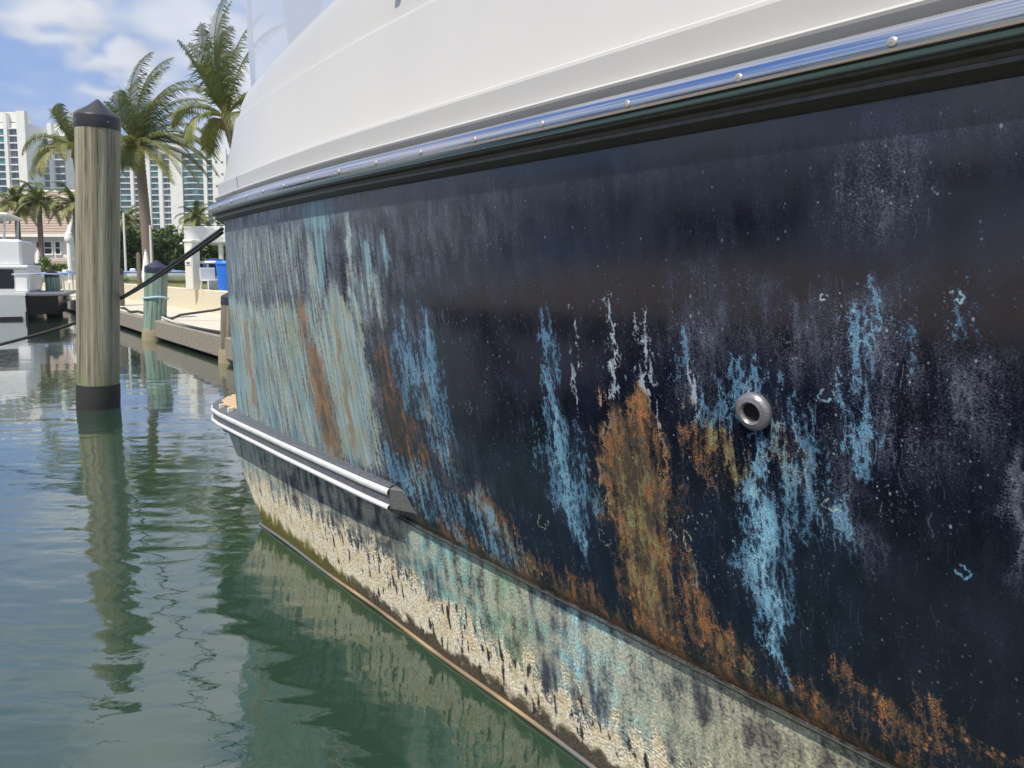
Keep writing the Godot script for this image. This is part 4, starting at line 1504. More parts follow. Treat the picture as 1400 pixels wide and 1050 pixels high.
func build_plants() -> void:
	frond_mat = leafy(mat(Color.WHITE, 0.55))
	palm_bark = mottled(rgb(104, 92, 80), rgb(150, 136, 122), 0.9, 0.05, Vector3(1.5, 5, 1.5), 111, 0.6)
	boot_mat = mottled(rgb(150, 122, 60), rgb(120, 120, 60), 0.8, 0.05, Vector3.ONE * 3.0, 113)
	var big := "tall coconut palms on the lawn"
	var wind := Vector3(0.75, 0.05, -0.1)
	var p1 := [
		[165, 66, 2.7, 0.55, 1.0], [140, 76, 3.0, 0.4, 1.0], [200, 76, 3.1, 0.45, 1.0], [60, 80, 3.0, 0.6, 1.0], [160, 84, 3.2, 0.4, 1.0], [185, 50, 1.7, 0.7, 0.95], [230, 60, 2.0, 0.8, 0.95],
		[300, 66, 2.3, 0.9, 0.9], [20, 62, 2.7, 1.0, 0.85], [350, 48, 2.9, 1.4, 0.7], [330, 30, 2.8, 1.5, 0.65], [10, 22, 2.8, 1.5, 0.6],
		[30, 10, 2.5, 1.4, 0.55], [345, 0, 2.5, 1.4, 0.5], [200, 20, 1.3, 1.2, 0.8], [170, 5, 1.2, 1.5, 0.6], [250, 25, 1.7, 1.4, 0.7], [80, 40, 2.2, 1.2, 0.8], [40, 70, 2.9, 0.8, 1.0], [340, 74, 2.9, 0.8, 0.95], [355, 36, 3.0, 1.5, 0.7], [315, 15, 2.7, 1.5, 0.5], [25, 35, 2.7, 1.3, 0.7], [310, -12, 2.2, 1.2, 0.4], [100, 10, 1.8, 1.3, 0.5], [270, -10, 1.4, 1.4, 0.6]]
	palm("tall coconut palm with wind swept crown directly right of the tall grey piling", Vector3(-11.72, 0.86, -24.0), Vector3(-11.89, 5.2, -24.0), 0.20, 0.135, p1, wind, 1101, 0.80, big)
	var p2 := [
		[100, 80, 3.2, 0.35, 1.0], [160, 76, 3.2, 0.4, 1.0], [220, 78, 3.1, 0.45, 1.0], [40, 78, 3.2, 0.5, 1.0], [190, 62, 2.1, 0.8, 0.9], [150, 52, 2.0, 1.0, 0.9],
		[250, 55, 2.1, 1.0, 0.85], [180, 30, 1.7, 1.2, 0.7], [0, 50, 2.4, 1.2, 0.8], [330, 40, 2.3, 1.3, 0.7], [60, 30, 2.2, 1.4, 0.6], [210, 10, 1.5, 1.5, 0.55], [130, 70, 2.4, 0.6, 1.0], [205, 70, 2.3, 0.7, 1.0], [260, 72, 2.4, 0.7, 1.0], [170, 64, 2.2, 0.8, 0.95], [165, -15, 1.3, 1.4, 0.4], [300, 10, 2.0, 1.4, 0.5]]
	palm("tall coconut palm rising behind the yacht's white stern corner", Vector3(-6.6, 0.86, -20.0), Vector3(-7.58, 5.3, -20.0), 0.18, 0.13, p2, wind * 0.6, 1102, 0.72, big)
	var p3 := [
		[110, 76, 2.0, 0.5, 1.0], [60, 70, 2.2, 0.7, 1.0], [150, 66, 2.1, 0.7, 1.0], [180, 58, 1.9, 0.9, 0.9], [230, 62, 2.0, 0.9, 0.9], [300, 60, 2.2, 1.0, 0.9], [0, 50, 2.4, 1.2, 0.8],
		[170, 26, 2.2, 1.5, 0.55], [195, 12, 2.3, 1.4, 0.45], [215, 2, 1.9, 1.3, 0.45], [340, 20, 2.2, 1.4, 0.6], [30, 5, 2.0, 1.4, 0.5], [130, 72, 2.1, 0.6, 1.0], [90, 60, 2.2, 0.9, 0.9], [200, 35, 2.2, 1.4, 0.6], [160, 40, 2.0, 1.2, 0.7], [270, 20, 1.8, 1.4, 0.6]]
	palm("tall palm left of the grey piling, its lower fronds yellowing", Vector3(-15.9, 0.86, -28.0), Vector3(-16.25, 5.75, -28.0), 0.17, 0.12, p3, wind, 1103, 0.70, big)
	rng.seed = 1190
	var small := "small palms by the house and hedge"
	var proto := palm("small palm in front of the house roof, leftmost of the small palms", Vector3(-26.5, 0.95, -40.0), Vector3(-26.5, 4.75, -40.0), 0.15, 0.12, wild_fronds(20, 1.75, 1.3), wind * 0.35, 1111, 0.5, small)
	copy_of(proto, "small palm with a thin bare trunk before the house's windows", Vector3(-25.3, 0.95, -40.0), 2.1, 1.02)
	copy_of(proto, "small palm against the second roof, close to the tall piling's left edge", Vector3(-23.6, 0.95, -40.4), 4.0, 1.0)
	copy_of(proto, "small slim palm just right of the tall piling before the towers", Vector3(-20.6, 0.95, -40.0), 1.1, 0.78)
	copy_of(proto, "small palm near the yacht's stern in front of the right tower", Vector3(-16.9, 0.95, -40.0), 5.2, 0.80)
	copy_of(proto, "low palm in the hedge right of the tall coconut palm's trunk", Vector3(-18.9, 0.95, -38.0), 3.3, 0.56)
	var dk := Color(0.034, 0.070, 0.016)
	var lt := Color(0.13, 0.19, 0.05)
	var g := "bushy trees in the hedge behind the lawn"
	var spots := [[-16.2, -31.0, 0.95, 1.05], [-14.9, -32.0, 1.0, 1.1], [-13.8, -31.0, 1.05, 1.0], [-12.2, -31.5, 1.1, 1.1], [-10.8, -32.0, 0.95, 1.1], [-17.6, -33.0, 1.0, 0.9]]
	var names := ["dense green tree behind the brownish dock piling", "green tree between the slim palm and the coconut palm's trunk", "green tree behind the coconut palm's trunk", "broad green tree above the green piling's cap", "green tree behind the white power pedestal", "dark tree at the hedge's far left, behind the tall piling"]
	for i in spots.size():
		var s: Array = spots[i]
		bushy_tree("hedge_tree", names[i], "tree", Vector3(s[0], 0.9, s[1]), Vector3(1.05 * s[2], 1.16 * s[3], 0.9), 3400, 0.11, dk, lt, 1200 + i, g)
	var sg := "shrubs in front of the house"
	var sh := [[-25.6, -36.0, 1.1, 0.62], [-24.2, -36.0, 1.25, 0.66], [-22.9, -36.5, 1.0, 0.55], [-27.3, -37.0, 1.1, 0.6]]
	var sn := ["rounded light green shrub below the house's left window", "bigger light green shrub below the house's right window", "shrub half behind the tall piling beside the lamp post", "shrub behind the cruiser's cabin"]
	for i in sh.size():
		var s: Array = sh[i]
		bushy_tree("shrub", sn[i], "shrub", Vector3(s[0], 0.93, s[1]), Vector3(s[2] * 0.75, s[3], 0.7), 1500, 0.09, Color(0.05, 0.10, 0.015), Color(0.15, 0.21, 0.04), 1300 + i, sg)
	# a far belt of trees closes the ground between the buildings
	rng.seed = 1400
	var st := new_st()
	for i in 40:
		foliage(st, Vector3(-120.0 + i * 4.2, 3.0, -84.0 + rng.randf_range(-6.0, 6.0)), Vector3(3.0, 2.2 + rng.randf(), 2.0), 420, 0.32, dk, lt * 0.9)
	setting(put("distant_treeline", st.commit(), frond_mat), "far mass of green trees between the houses and the towers", "trees", "stuff")

# ------------------------------------------------------------------ buildings
func tower(label: String, at: Vector3, tall: float, floors: int, fh: float, columns: Array, deep: float, sd: int) -> Node3D:
	# columns: [left, right, kind, cells]; kinds: pier, glass, balcony, wall, bow
	var o := thing("apartment_tower", label, "tower", at, 0.0, "white and teal apartment towers on the skyline")
	var white := mottled(rgb(240, 238, 230), rgb(226, 224, 218), 0.7, 0.02, Vector3.ONE * 0.05, sd)
	var slab_m := mat(rgb(232, 236, 232), 0.6)
	var glass := [mat(Color(0.13, 0.30, 0.31), 0.10, 0.25), mat(Color(0.16, 0.40, 0.40), 0.12, 0.25), mat(Color(0.10, 0.20, 0.24), 0.10, 0.25), mat(Color(0.26, 0.52, 0.50), 0.15, 0.2)]
	var dusk := [mat(Color(0.30, 0.32, 0.38), 0.5), mat(Color(0.20, 0.22, 0.28), 0.5), mat(Color(0.42, 0.42, 0.42), 0.5)]
	rng.seed = sd
	var x_min: float = columns[0][0]
	var x_max: float = columns[columns.size() - 1][1]
	put("core", box(Vector3(x_max - x_min - 0.6, tall - 0.5, deep), Vector3((x_min + x_max) * 0.5, (tall - 0.5) * 0.5, -deep * 0.5 - 1.6)), white, o)
	var panes := {}
	for c in columns:
		var w: float = c[1] - c[0]
		var mx: float = (c[0] + c[1]) * 0.5
		var top: float = tall + (c[4] if c.size() > 4 else 0.0)
		if c[2] == "pier":
			put("pier", box(Vector3(w, top, 2.2), Vector3(mx, top * 0.5, -0.9)), white, o)
		elif c[2] == "wall":
			put("wall_panel", box(Vector3(w, top, 1.4), Vector3(mx, top * 0.5, -1.6)), white, o)
			for f in range(2, floors, 2):
				for q in 2:
					put("window", box(Vector3(1.1, 1.2, 0.1), Vector3(mx - w * 0.2 + q * w * 0.42, f * fh + 1.6, -0.87)), dusk[2], o)
		else:
			var cells: int = c[3]
			var bow: bool = c[2] == "bow"
			for k in cells:
				var t := (k + 0.5) / cells
				var zc := -1.15 + (1.9 * sin(PI * t) if bow else 0.0)
				if c[2] == "balcony":
					zc = -1.5
				var cw := w / cells
				if not panes.has(cw):
					panes[cw] = box(Vector3(cw * 0.90, fh * 0.80, 0.12))
				for f in floors:
					var m: Material = glass[rng.randi() % 4 if rng.randf() < 0.5 else 0]
					if c[2] == "balcony":
						m = dusk[rng.randi() % 3]
					put("window", panes[cw], m, o, Vector3(c[0] + cw * (k + 0.5), (f + 0.5) * fh + 0.1, zc), -0.5 * cos(PI * t) * (0.5 if bow else 0.0))
			for f in floors + 1:
				if bow:
					var out := PackedVector2Array()
					for q in 9:
						var t := q / 8.0
						out.append(Vector2(c[0] + w * t, -0.85 + 2.05 * sin(PI * t)))
					out.append(Vector2(c[1], -2.2))
					out.append(Vector2(c[0], -2.2))
					put("floor_slab", prism(out, f * fh - 0.22, f * fh + 0.24), slab_m, o)
				else:
					put("floor_slab", box(Vector3(w, 0.46, 1.7), Vector3(mx, f * fh, -1.25)), slab_m, o)
	return o

func build_towers() -> void:
	# right hand block, seen between the palms and the yacht
	var cols := [
		[0.0, 1.0, "pier", 1, 2.0], [1.0, 7.0, "glass", 2], [7.0, 8.6, "pier", 1, 2.0], [8.6, 11.4, "balcony", 1], [11.4, 15.4, "glass", 1], [15.4, 17.6, "pier", 1, 3.0], [17.6, 22.0, "glass", 2], [22.0, 24.0, "pier", 1, 2.0], [24.0, 28.2, "balcony", 2],
		[28.2, 34.8, "pier", 1, 4.0], [34.8, 46.0, "bow", 4], [46.0, 47.8, "pier", 1, 1.5], [47.8, 50.4, "glass", 1], [50.4, 58.0, "wall", 1, 2.0]]
	tower("wide white and teal tower block between the coconut palm and the yacht", Vector3(-210.5, 0.9, -400.0), 63.0, 20, 3.13, cols, 22.0, 1501)
	var c2 := [[0.0, 1.2, "pier", 1, 3.0], [1.2, 7.6, "glass", 2], [7.6, 9.0, "pier", 1, 3.5], [9.0, 13.2, "balcony", 2], [13.2, 16.8, "pier", 1, 4.2]]
	var t2 := tower("leftmost white tower with narrow window bays at the picture's edge", Vector3(-224.5, 0.9, -322.0), 64.0, 20, 3.05, c2, 16.0, 1502)
	put("penthouse", box(Vector3(10.0, 4.2, 8.0), Vector3(8.0, 66.0, -6.0)), mat(rgb(238, 236, 230), 0.7), t2)
	var c3 := [[0.0, 12.4, "bow", 4], [12.4, 14.2, "pier", 1, 5.5], [14.2, 18.6, "balcony", 2, 0.0]]
	var t3 := tower("teal glass tower with a green hipped roof beside the leftmost white tower", Vector3(-218.0, 0.9, -334.0), 60.0, 19, 3.1, c3, 14.0, 1503)
	# faceted hipped roof over the bay
	var st := new_st()
	var ring := []
	for q in 9:
		var t := q / 8.0
		ring.append(Vector3(-0.4 + 13.2 * t, 59.6, -1.0 + 2.6 * sin(PI * t)))
	ring.append(Vector3(13.0, 59.6, -9.0))
	ring.append(Vector3(-0.4, 59.6, -9.0))
	var apex := Vector3(6.2, 64.6, -4.6)
	for q in ring.size():
		var a: Vector3 = ring[q]
		var b: Vector3 = ring[(q + 1) % ring.size()]
		if (apex - a).cross(b - a).y > 0.0:
			tri(st, a, b, apex)
		else:
			tri(st, b, a, apex)
	put("roof", st.commit(), mat(rgb(118, 196, 176), 0.5), t3)
	put("penthouse", box(Vector3(9.0, 5.0, 7.0), Vector3(14.4, 63.0, -7.0)), mat(rgb(238, 236, 230), 0.7), t3)

func window_unit(parent: Node3D, at: Vector3, w: float, h: float, nx: int, ny: int) -> void:
	var frame := mat(rgb(238, 238, 236), 0.5)
	var st := new_st()
	var b := 0.07
	for k in [-1.0, 1.0]:
		add_box(st, Vector3(k * (w - b) * 0.5, 0, 0), Vector3(b, h, 0.10))
		add_box(st, Vector3(0, k * (h - b) * 0.5, 0.002), Vector3(w - 2.0 * b, b, 0.10))
	for i in range(1, nx):
		add_box(st, Vector3(-w * 0.5 + w * i / nx, 0, 0.004), Vector3(0.045, h - 2.0 * b, 0.06))
	for j in range(1, ny):
		add_box(st, Vector3(0, -h * 0.5 + h * j / ny, 0.006), Vector3(w - 2.0 * b, 0.045, 0.06))
	var f := put("window", st.commit(), frame, parent, at)
	var pm := mat(Color(0.10, 0.13, 0.16), 0.06)
	for i in nx:
		for j in ny:
			put("pane", box(Vector3(w / nx - 0.05, h / ny - 0.05, 0.012)), pm, f, Vector3(-w * 0.5 + w * (i + 0.5) / nx, -h * 0.5 + h * (j + 0.5) / ny, -0.01))

func hip_roof(parent: Node3D, called: String, x0: float, x1: float, z0: float, z1: float, y0: float, y1: float, m: Material, hip: float) -> void:
	# courses of shingles, each a proud strip
	var a := [Vector3(x0, y0, z1), Vector3(x1, y0, z1), Vector3(x1, y0, z0), Vector3(x0, y0, z0)]
	var zm := (z0 + z1) * 0.5
	var r0 := Vector3(x0 + hip, y1, zm)
	var r1 := Vector3(x1 - hip, y1, zm)
	var st := new_st()
	var n := 14
	var faces := [[a[0], a[1], r1, r0], [a[1], a[2], r1, r1], [a[2], a[3], r0, r1], [a[3], a[0], r0, r0]]
	var inside := Vector3((x0 + x1) * 0.5, y0 - 2.0, zm)
	for f in faces:
		var nrm: Vector3 = ((f[1] - f[0]) as Vector3).cross(f[2] - f[0]).normalized()
		if nrm.y < 0.0:
			nrm = -nrm
		for k in n:
			var t0 := k / float(n)
			var t1 := (k + 1.0) / n
			var lift: Vector3 = nrm * 0.03
			var p := [(f[0] as Vector3).lerp(f[3], t0) + lift, (f[1] as Vector3).lerp(f[2], t0) + lift, (f[1] as Vector3).lerp(f[2], t1), (f[0] as Vector3).lerp(f[3], t1)]
			quad_any(st, inside, p)
			quad_any(st, inside, [(f[0] as Vector3).lerp(f[3], t0), (f[1] as Vector3).lerp(f[2], t0), p[1], p[0]])
	var roof := put(called, st.commit(), m, parent)
	# pale hip caps
	var cap := mat(rgb(222, 214, 204), 0.8)
	for e in [[a[0], r0], [a[1], r1], [a[2], r1], [a[3], r0], [r0, r1]]:
		put("hip_cap", tube(PackedVector3Array([e[0] + Vector3(0, 0.03, 0), e[1] + Vector3(0, 0.05, 0)]), 0.13, 0.13, 6), cap, roof)

func build_houses() -> void:
	var shingle := mottled(rgb(150, 134, 122), rgb(180, 162, 148), 0.9, 0.09, Vector3(0.9, 2.2, 0.9), 161)
	var plaster := mottled(rgb(226, 228, 230), rgb(240, 240, 238), 0.8, 0.03, Vector3.ONE * 0.4, 163)
	var trim := mat(rgb(244, 242, 238), 0.6)
	var h := thing("house", "white two storey house with a brown hipped shingle roof behind the shrubs", "house", Vector3(-33.2, 0.95, -45.0))
	# own axes: x to the right, the front faces +z at z = 0
	put("wall", box(Vector3(12.6, 2.55, 7.0), Vector3(0.0, 1.27, -3.5)), plaster, h)
	hip_roof(h, "roof", -7.0, 6.75, -7.6, 0.55, 2.50, 5.0, shingle, 1.9)
	put("eaves_board", box(Vector3(13.7, 0.16, 0.06), Vector3(-0.12, 2.44, 0.55)), trim, h)
	window_unit(h, Vector3(3.95, 1.72, 0.04), 0.62, 0.85, 1, 2)
	window_unit(h, Vector3(4.95, 1.72, 0.04), 1.05, 0.85, 2, 2)
	window_unit(h, Vector3(5.78, 1.72, 0.04), 0.42, 0.85, 1, 2)
	window_unit(h, Vector3(1.2, 1.72, 0.04), 1.0, 0.85, 2, 2)
	# lower pent roof over the ground floor
	var st := new_st()
	for k in 6:
		var t0 := k / 6.0
		var t1 := (k + 1) / 6.0
		quad_any(st, Vector3(0, -3, -3), [Vector3(-6.6, 0.62 + 0.5 * t0 + 0.03, 1.5 - 1.4 * t0), Vector3(6.9, 0.62 + 0.5 * t0 + 0.03, 1.5 - 1.4 * t0), Vector3(6.9, 0.62 + 0.5 * t1, 1.5 - 1.4 * t1), Vector3(-6.6, 0.62 + 0.5 * t1, 1.5 - 1.4 * t1)])
	put("porch_roof", st.commit(), shingle, h)
	put("porch_wall", box(Vector3(13.2, 0.7, 1.2), Vector3(0.2, 0.30, 0.7)), plaster, h)
	var g := thing("house", "second brown roofed house set back behind the first, half hidden by the tall piling", "house", Vector3(-34.6, 0.95, -54.0))
	put("wall", box(Vector3(9.0, 3.3, 6.0), Vector3(0, 1.65, -3.0)), plaster, g)
	hip_roof(g, "roof", -5.0, 5.0, -6.6, 0.6, 3.2, 6.3, shingle, 3.2)
	window_unit(g, Vector3(2.4, 2.3, 0.04), 1.1, 0.9, 2, 2)
	window_unit(g, Vector3(0.6, 2.3, 0.04), 1.1, 0.9, 2, 2)
	var b := thing("boat_shed", "low white building with an overhanging flat roof just left of the yacht's side", "building", Vector3(-9.0, 0.93, -25.0))
	put("roof", soft_box(Vector3(3.6, 0.55, 3.0), 0.04, Vector3(0, 1.55, -1.0)), trim, b)
	put("wall", box(Vector3(2.4, 1.28, 2.0), Vector3(0.6, 0.64, -1.4)), plaster, b)
	for x in [-1.5, -0.7]:
		put("post", box(Vector3(0.12, 1.28, 0.12), Vector3(x, 0.64, 0.2)), trim, b)
	put("gable", prism(PackedVector2Array([Vector2(-0.8, -0.6), Vector2(0.9, -0.6), Vector2(0.9, -1.8), Vector2(-0.8, -1.8)]), 1.826, 2.35), trim, b)

# ------------------------------------------------------------------ the moored cruiser and small things ashore
func build_cruiser() -> void:
	var o := thing("cabin_cruiser", "cream cabin cruiser with dark transom and canopy moored at the left edge", "boat", Vector3(-12.9, 0, -19.6), -2.696)
	# own axes: x to the bow, -z is the side towards the camera, transom at x = 0
	var cream := mottled(rgb(226, 228, 228), rgb(236, 236, 232), 0.3, 0.02, Vector3.ONE, 171)
	var black := mat(rgb(22, 22, 24), 0.35)
	var rows := []
	for j in 9:
		var v := j / 8.0
		var h := lerpf(-0.2, 0.66, v)
		var r := PackedVector3Array()
		for i in 21:
			var t := i / 20.0
			var x := 9.0 * t
			var half := 1.6 * (1.0 - pow(t, 3.0)) * lerpf(0.88, 1.0, v)
			r.append(Vector3(x, h + 0.35 * t * t * v, 1.6 - half))
		for i in range(19, -1, -1):
			var t := i / 20.0
			var half := 1.6 * (1.0 - pow(t, 3.0)) * lerpf(0.88, 1.0, v)
			r.append(Vector3(9.0 * t, h + 0.35 * t * t * v, 1.6 + half))
		rows.append(r)
	put("hull", sheet(rows), cream, o)
	put("transom", box(Vector3(0.05, 0.78, 3.0), Vector3(0.0, 0.26, 1.6)), black, o)  # blackened to paint in the shade on the stern face
	put("boot_stripe", box(Vector3(5.0, 0.09, 0.04), Vector3(2.6, 0.035, 0.13)), mat(rgb(30, 28, 30), 0.5), o)
	put("deck", prism(PackedVector2Array([Vector2(-0.02, 0.0), Vector2(5.0, 0.1), Vector2(8.6, 1.3), Vector2(8.6, 1.9), Vector2(5.0, 3.1), Vector2(-0.02, 3.2)]), 0.64, 0.72), cream, o)
	put("cabin", soft_box(Vector3(5.4, 0.68, 2.4), 0.06, Vector3(2.65, 1.04, 1.75)), cream, o)
	for x in [0.86, 2.2, 3.5]:
		var w := put("window", soft_box(Vector3(1.12, 0.52, 0.05), 0.02, Vector3(x, 1.07, 0.545)), mat(Color(0.06, 0.065, 0.08), 0.08), o)
	put("flybridge", soft_box(Vector3(3.8, 0.72, 2.3), 0.06, Vector3(2.0, 1.78, 1.75)), cream, o)
	put("flybridge_ledge", soft_box(Vector3(5.0, 0.09, 2.6), 0.03, Vector3(2.45, 1.405, 1.75)), cream, o)
	put("canopy", soft_box(Vector3(3.6, 0.09, 2.4), 0.035, Vector3(2.15, 2.80, 1.75)), mottled(rgb(226, 222, 210), rgb(238, 236, 228), 0.7, 0.03, Vector3.ONE, 173), o)
	var steel := mat(rgb(214, 216, 220), 0.25, 0.6)
	for p in [[0.5, 0.7], [0.5, 2.8], [3.8, 0.7], [3.8, 2.8]]:
		put("canopy_post", tube(PackedVector3Array([Vector3(p[0], 2.1, p[1]), Vector3(p[0] - 0.05, 2.82, p[1])]), 0.03, 0.03, 7), steel, o)
	# stern platform with rail, dark bracket and a white fender ball
	put("stern_platform", soft_box(Vector3(0.95, 0.09, 3.0), 0.02, Vector3(-0.46, 0.66, 1.6)), mat(rgb(110, 114, 120), 0.6), o)
	put("stern_bracket", prism(PackedVector2Array([Vector2(-0.7, 0.5), Vector2(-0.03, 0.2), Vector2(-0.03, 3.0), Vector2(-0.7, 2.7)]), 0.12, 0.61), black, o)
	var rail := PackedVector3Array([Vector3(0.3, 1.2, 0.25), Vector3(-0.3, 1.22, 0.25), Vector3(-0.8, 1.20, 0.28), Vector3(-0.86, 1.1, 0.3), Vector3(-0.88, 0.70, 0.3)])
	put("stern_rail", tube(rail, 0.02, 0.02, 7), steel, o)
	put("stern_rail", tube(PackedVector3Array([Vector3(-0.86, 0.7, 2.9), Vector3(-0.86, 1.2, 2.9), Vector3(-0.86, 1.2, 1.8), Vector3(-0.86, 0.7, 1.8)]), 0.02, 0.02, 7), steel, o)
	put("fender_ball", lathe([Vector2(0, -0.1), Vector2(0.08, -0.06), Vector2(0.1, 0.0), Vector2(0.08, 0.06), Vector2(0, 0.1)], 14), mat(rgb(236, 234, 224), 0.5), o, Vector3(-0.78, 0.50, 2.1))

func build_small() -> void:
	# white lamp post by the house
	var l := thing("lamp_post", "white capped post standing on the lawn left of the tall piling", "lamp post", Vector3(-22.9, 0.9, -38.5))
	l.scale = Vector3(1.2, 1.5, 1.2)
	var wm := mat(rgb(238, 238, 234), 0.5)
	put("shaft", lathe([Vector2(0.13, 0.0), Vector2(0.11, 0.1), Vector2(0.095, 1.25)], 16), wm, l)
	put("cap", lathe([Vector2(0.10, 1.24), Vector2(0.17, 1.30), Vector2(0.17, 1.42), Vector2(0.12, 1.52), Vector2(0.14, 1.56), Vector2(0.0, 1.66)], 16), wm, l)
	# power pedestal
	var p := thing("power_pedestal", "white shore power pedestal on the lawn close to the yacht's stern", "pedestal", Vector3(-7.14, 0.87, -16.6), -0.45)
	put("cabinet", soft_box(Vector3(0.24, 1.06, 0.22), 0.015, Vector3(0, 0.53, 0)), mottled(rgb(226, 224, 214), rgb(212, 208, 196), 0.6, 0.03, Vector3.ONE * 2.0, 181), p)
	put("door", soft_box(Vector3(0.19, 0.42, 0.012), 0.004, Vector3(0, 0.76, 0.117)), mat(rgb(232, 232, 226), 0.5), p)
	put("socket", soft_box(Vector3(0.10, 0.05, 0.02), 0.004, Vector3(0.01, 0.60, 0.125)), mat(rgb(110, 108, 100), 0.6), p)
	put("hood", soft_box(Vector3(0.28, 0.06, 0.26), 0.015, Vector3(0, 1.09, 0)), mat(rgb(236, 236, 230), 0.5), p)
	# blue drum beside a white kayak on a rack
	var b := thing("blue_bin", "bright blue plastic bin standing just left of the yacht's side", "bin", Vector3(-6.13, 0.87, -16.0))
	b.scale = Vector3(0.82, 0.86, 0.82)
	put("body", lathe([Vector2(0.0, 0.0), Vector2(0.22, 0.0), Vector2(0.235, 0.02), Vector2(0.29, 0.66), Vector2(0.27, 0.66)], 24), mat(rgb(40, 112, 214), 0.4), b)
	put("lid", lathe([Vector2(0.31, 0.655), Vector2(0.315, 0.70), Vector2(0.27, 0.74), Vector2(0.0, 0.76)], 24), mat(rgb(46, 122, 226), 0.4), b)
	var t := thing("bench_table", "white topped table between the power pedestal and the blue bin", "table", Vector3(-6.75, 0.87, -16.9), -0.4)
	put("top", soft_box(Vector3(1.0, 0.05, 0.5), 0.012, Vector3(0, 0.62, 0)), mat(rgb(236, 238, 240), 0.5), t)
	for x in [-0.42, 0.42]:
		for z in [-0.2, 0.2]:
			put("leg", box(Vector3(0.05, 0.6, 0.05), Vector3(x, 0.3, z)), mat(rgb(216, 218, 220), 0.5), t)
	var dr := thing("navy_drum", "navy blue round cushion like drum beneath the white table", "drum", Vector3(-7.0, 0.87, -17.5))
	put("body", lathe([Vector2(0, 0.30), Vector2(0.16, 0.32), Vector2(0.26, 0.45), Vector2(0.26, 0.58), Vector2(0.16, 0.70), Vector2(0, 0.72)], 20), mat(rgb(34, 58, 140), 0.5), dr)
	put("stand", lathe([Vector2(0.18, 0.0), Vector2(0.14, 0.31)], 14), mat(rgb(220, 222, 224), 0.6), dr)
	var ch := thing("garden_chair", "white moulded garden chair by the power pedestal", "chair", Vector3(-6.56, 0.87, -16.2), 0.9)
	ch.scale = Vector3.ONE * 0.85
	var cm := mat(rgb(216, 218, 220), 0.4)
	put("seat", soft_box(Vector3(0.42, 0.035, 0.40), 0.012, Vector3(0, 0.26, 0)), cm, ch)
	put("backrest", soft_box(Vector3(0.42, 0.30, 0.035), 0.012, Vector3(0, 0.43, -0.2)), cm, ch)
	for x in [-0.18, 0.18]:
		for z in [-0.16, 0.16]:
			put("leg", tube(PackedVector3Array([Vector3(x, 0.25, z), Vector3(x * 1.15, 0, z * 1.2)]), 0.02, 0.016, 6), cm, ch)
	# slim poles
	for q in [["pole", "thin white pole standing just right of the tall piling", -14.3, -27.5, 2.55, 0.045], ["pole", "thin white pole leaning beside the coconut palm's trunk", -11.35, -23.4, 1.85, 0.04], ["pole", "short wooden stake right of the brownish dock piling", -9.85, -19.6, 0.9, 0.06]]:
		var o := put("pole", lathe([Vector2(q[5], 0.0), Vector2(q[5] * 0.8, q[4]), Vector2(0.0, q[4] + 0.02)], 10), mottled(rgb(228, 226, 220), rgb(206, 202, 194), 0.6, 0.05, Vector3.ONE * 2.0, 191) if q[5] < 0.05 else palm_bark, null, Vector3(q[2], 0.86, q[3]))
		tag(o, q[1], "pole")
	# folded umbrella
	var u := thing("folded_parasol", "folded white parasol standing beside the brownish dock piling", "parasol", Vector3(-10.0, 0.86, -20.3))
	put("cloth", lathe([Vector2(0.11, 0.1), Vector2(0.12, 0.3), Vector2(0.07, 0.7), Vector2(0.03, 0.95), Vector2(0.0, 0.98)], 12, 0.12, 7), mat(rgb(238, 232, 234), 0.8), u)
	put("pole", lathe([Vector2(0.02, 0.0), Vector2(0.02, 1.02)], 8), mat(rgb(200, 200, 200), 0.5), u)
	copy_of(u, "folded pale parasol near the shrubs by the lamp post", Vector3(-23.9, 0.9, -37.5), 0.6, 1.5)
	# small boats and cars parked beyond the lawn
	var proto := thing("parked_dinghy", "white dinghy on the grass under the hedge, left of the coconut palm", "dinghy", Vector3(-14.3, 0.88, -27.0), 0.5, "dinghies parked under the hedge")
	var rows := []
	for j in 5:
		var v := j / 4.0
		var r := PackedVector3Array()
		for i in 13:
			var tt := i / 12.0
			var ang := PI * tt
			r.append(Vector3(lerpf(-0.9, 0.9, v), 0.32 - 0.30 * sin(ang) * (1.0 - pow(v, 3.0) * 0.6), cos(ang) * 0.42 * (1.0 - pow(v, 3.0) * 0.8)))
		rows.append(r)
	put("hull", sheet(rows), mat(rgb(232, 236, 240), 0.4), proto)
	put("cover", soft_box(Vector3(1.5, 0.10, 0.62), 0.04, Vector3(-0.1, 0.36, 0)), mat(rgb(120, 150, 196), 0.7), proto)
	put("thwart", soft_box(Vector3(0.18, 0.12, 0.5), 0.03, Vector3(0.45, 0.44, 0)), mat(rgb(236, 236, 236), 0.6), proto)
	copy_of(proto, "white dinghy with blue cover right behind the coconut palm's foot", Vector3(-12.7, 0.88, -26.5), -0.3, 1.0)
	copy_of(proto, "dinghy seen through the gap right of the green piling", Vector3(-10.6, 0.88, -25.0), 0.2, 1.05)
	copy_of(proto, "dinghy between the green piling and the power pedestal", Vector3(-9.6, 0.88, -24.0), 0.9, 0.9)
	copy_of(proto, "dinghy by the lamp post left of the tall piling", Vector3(-15.4, 0.88, -25.0), 0.1, 0.9)

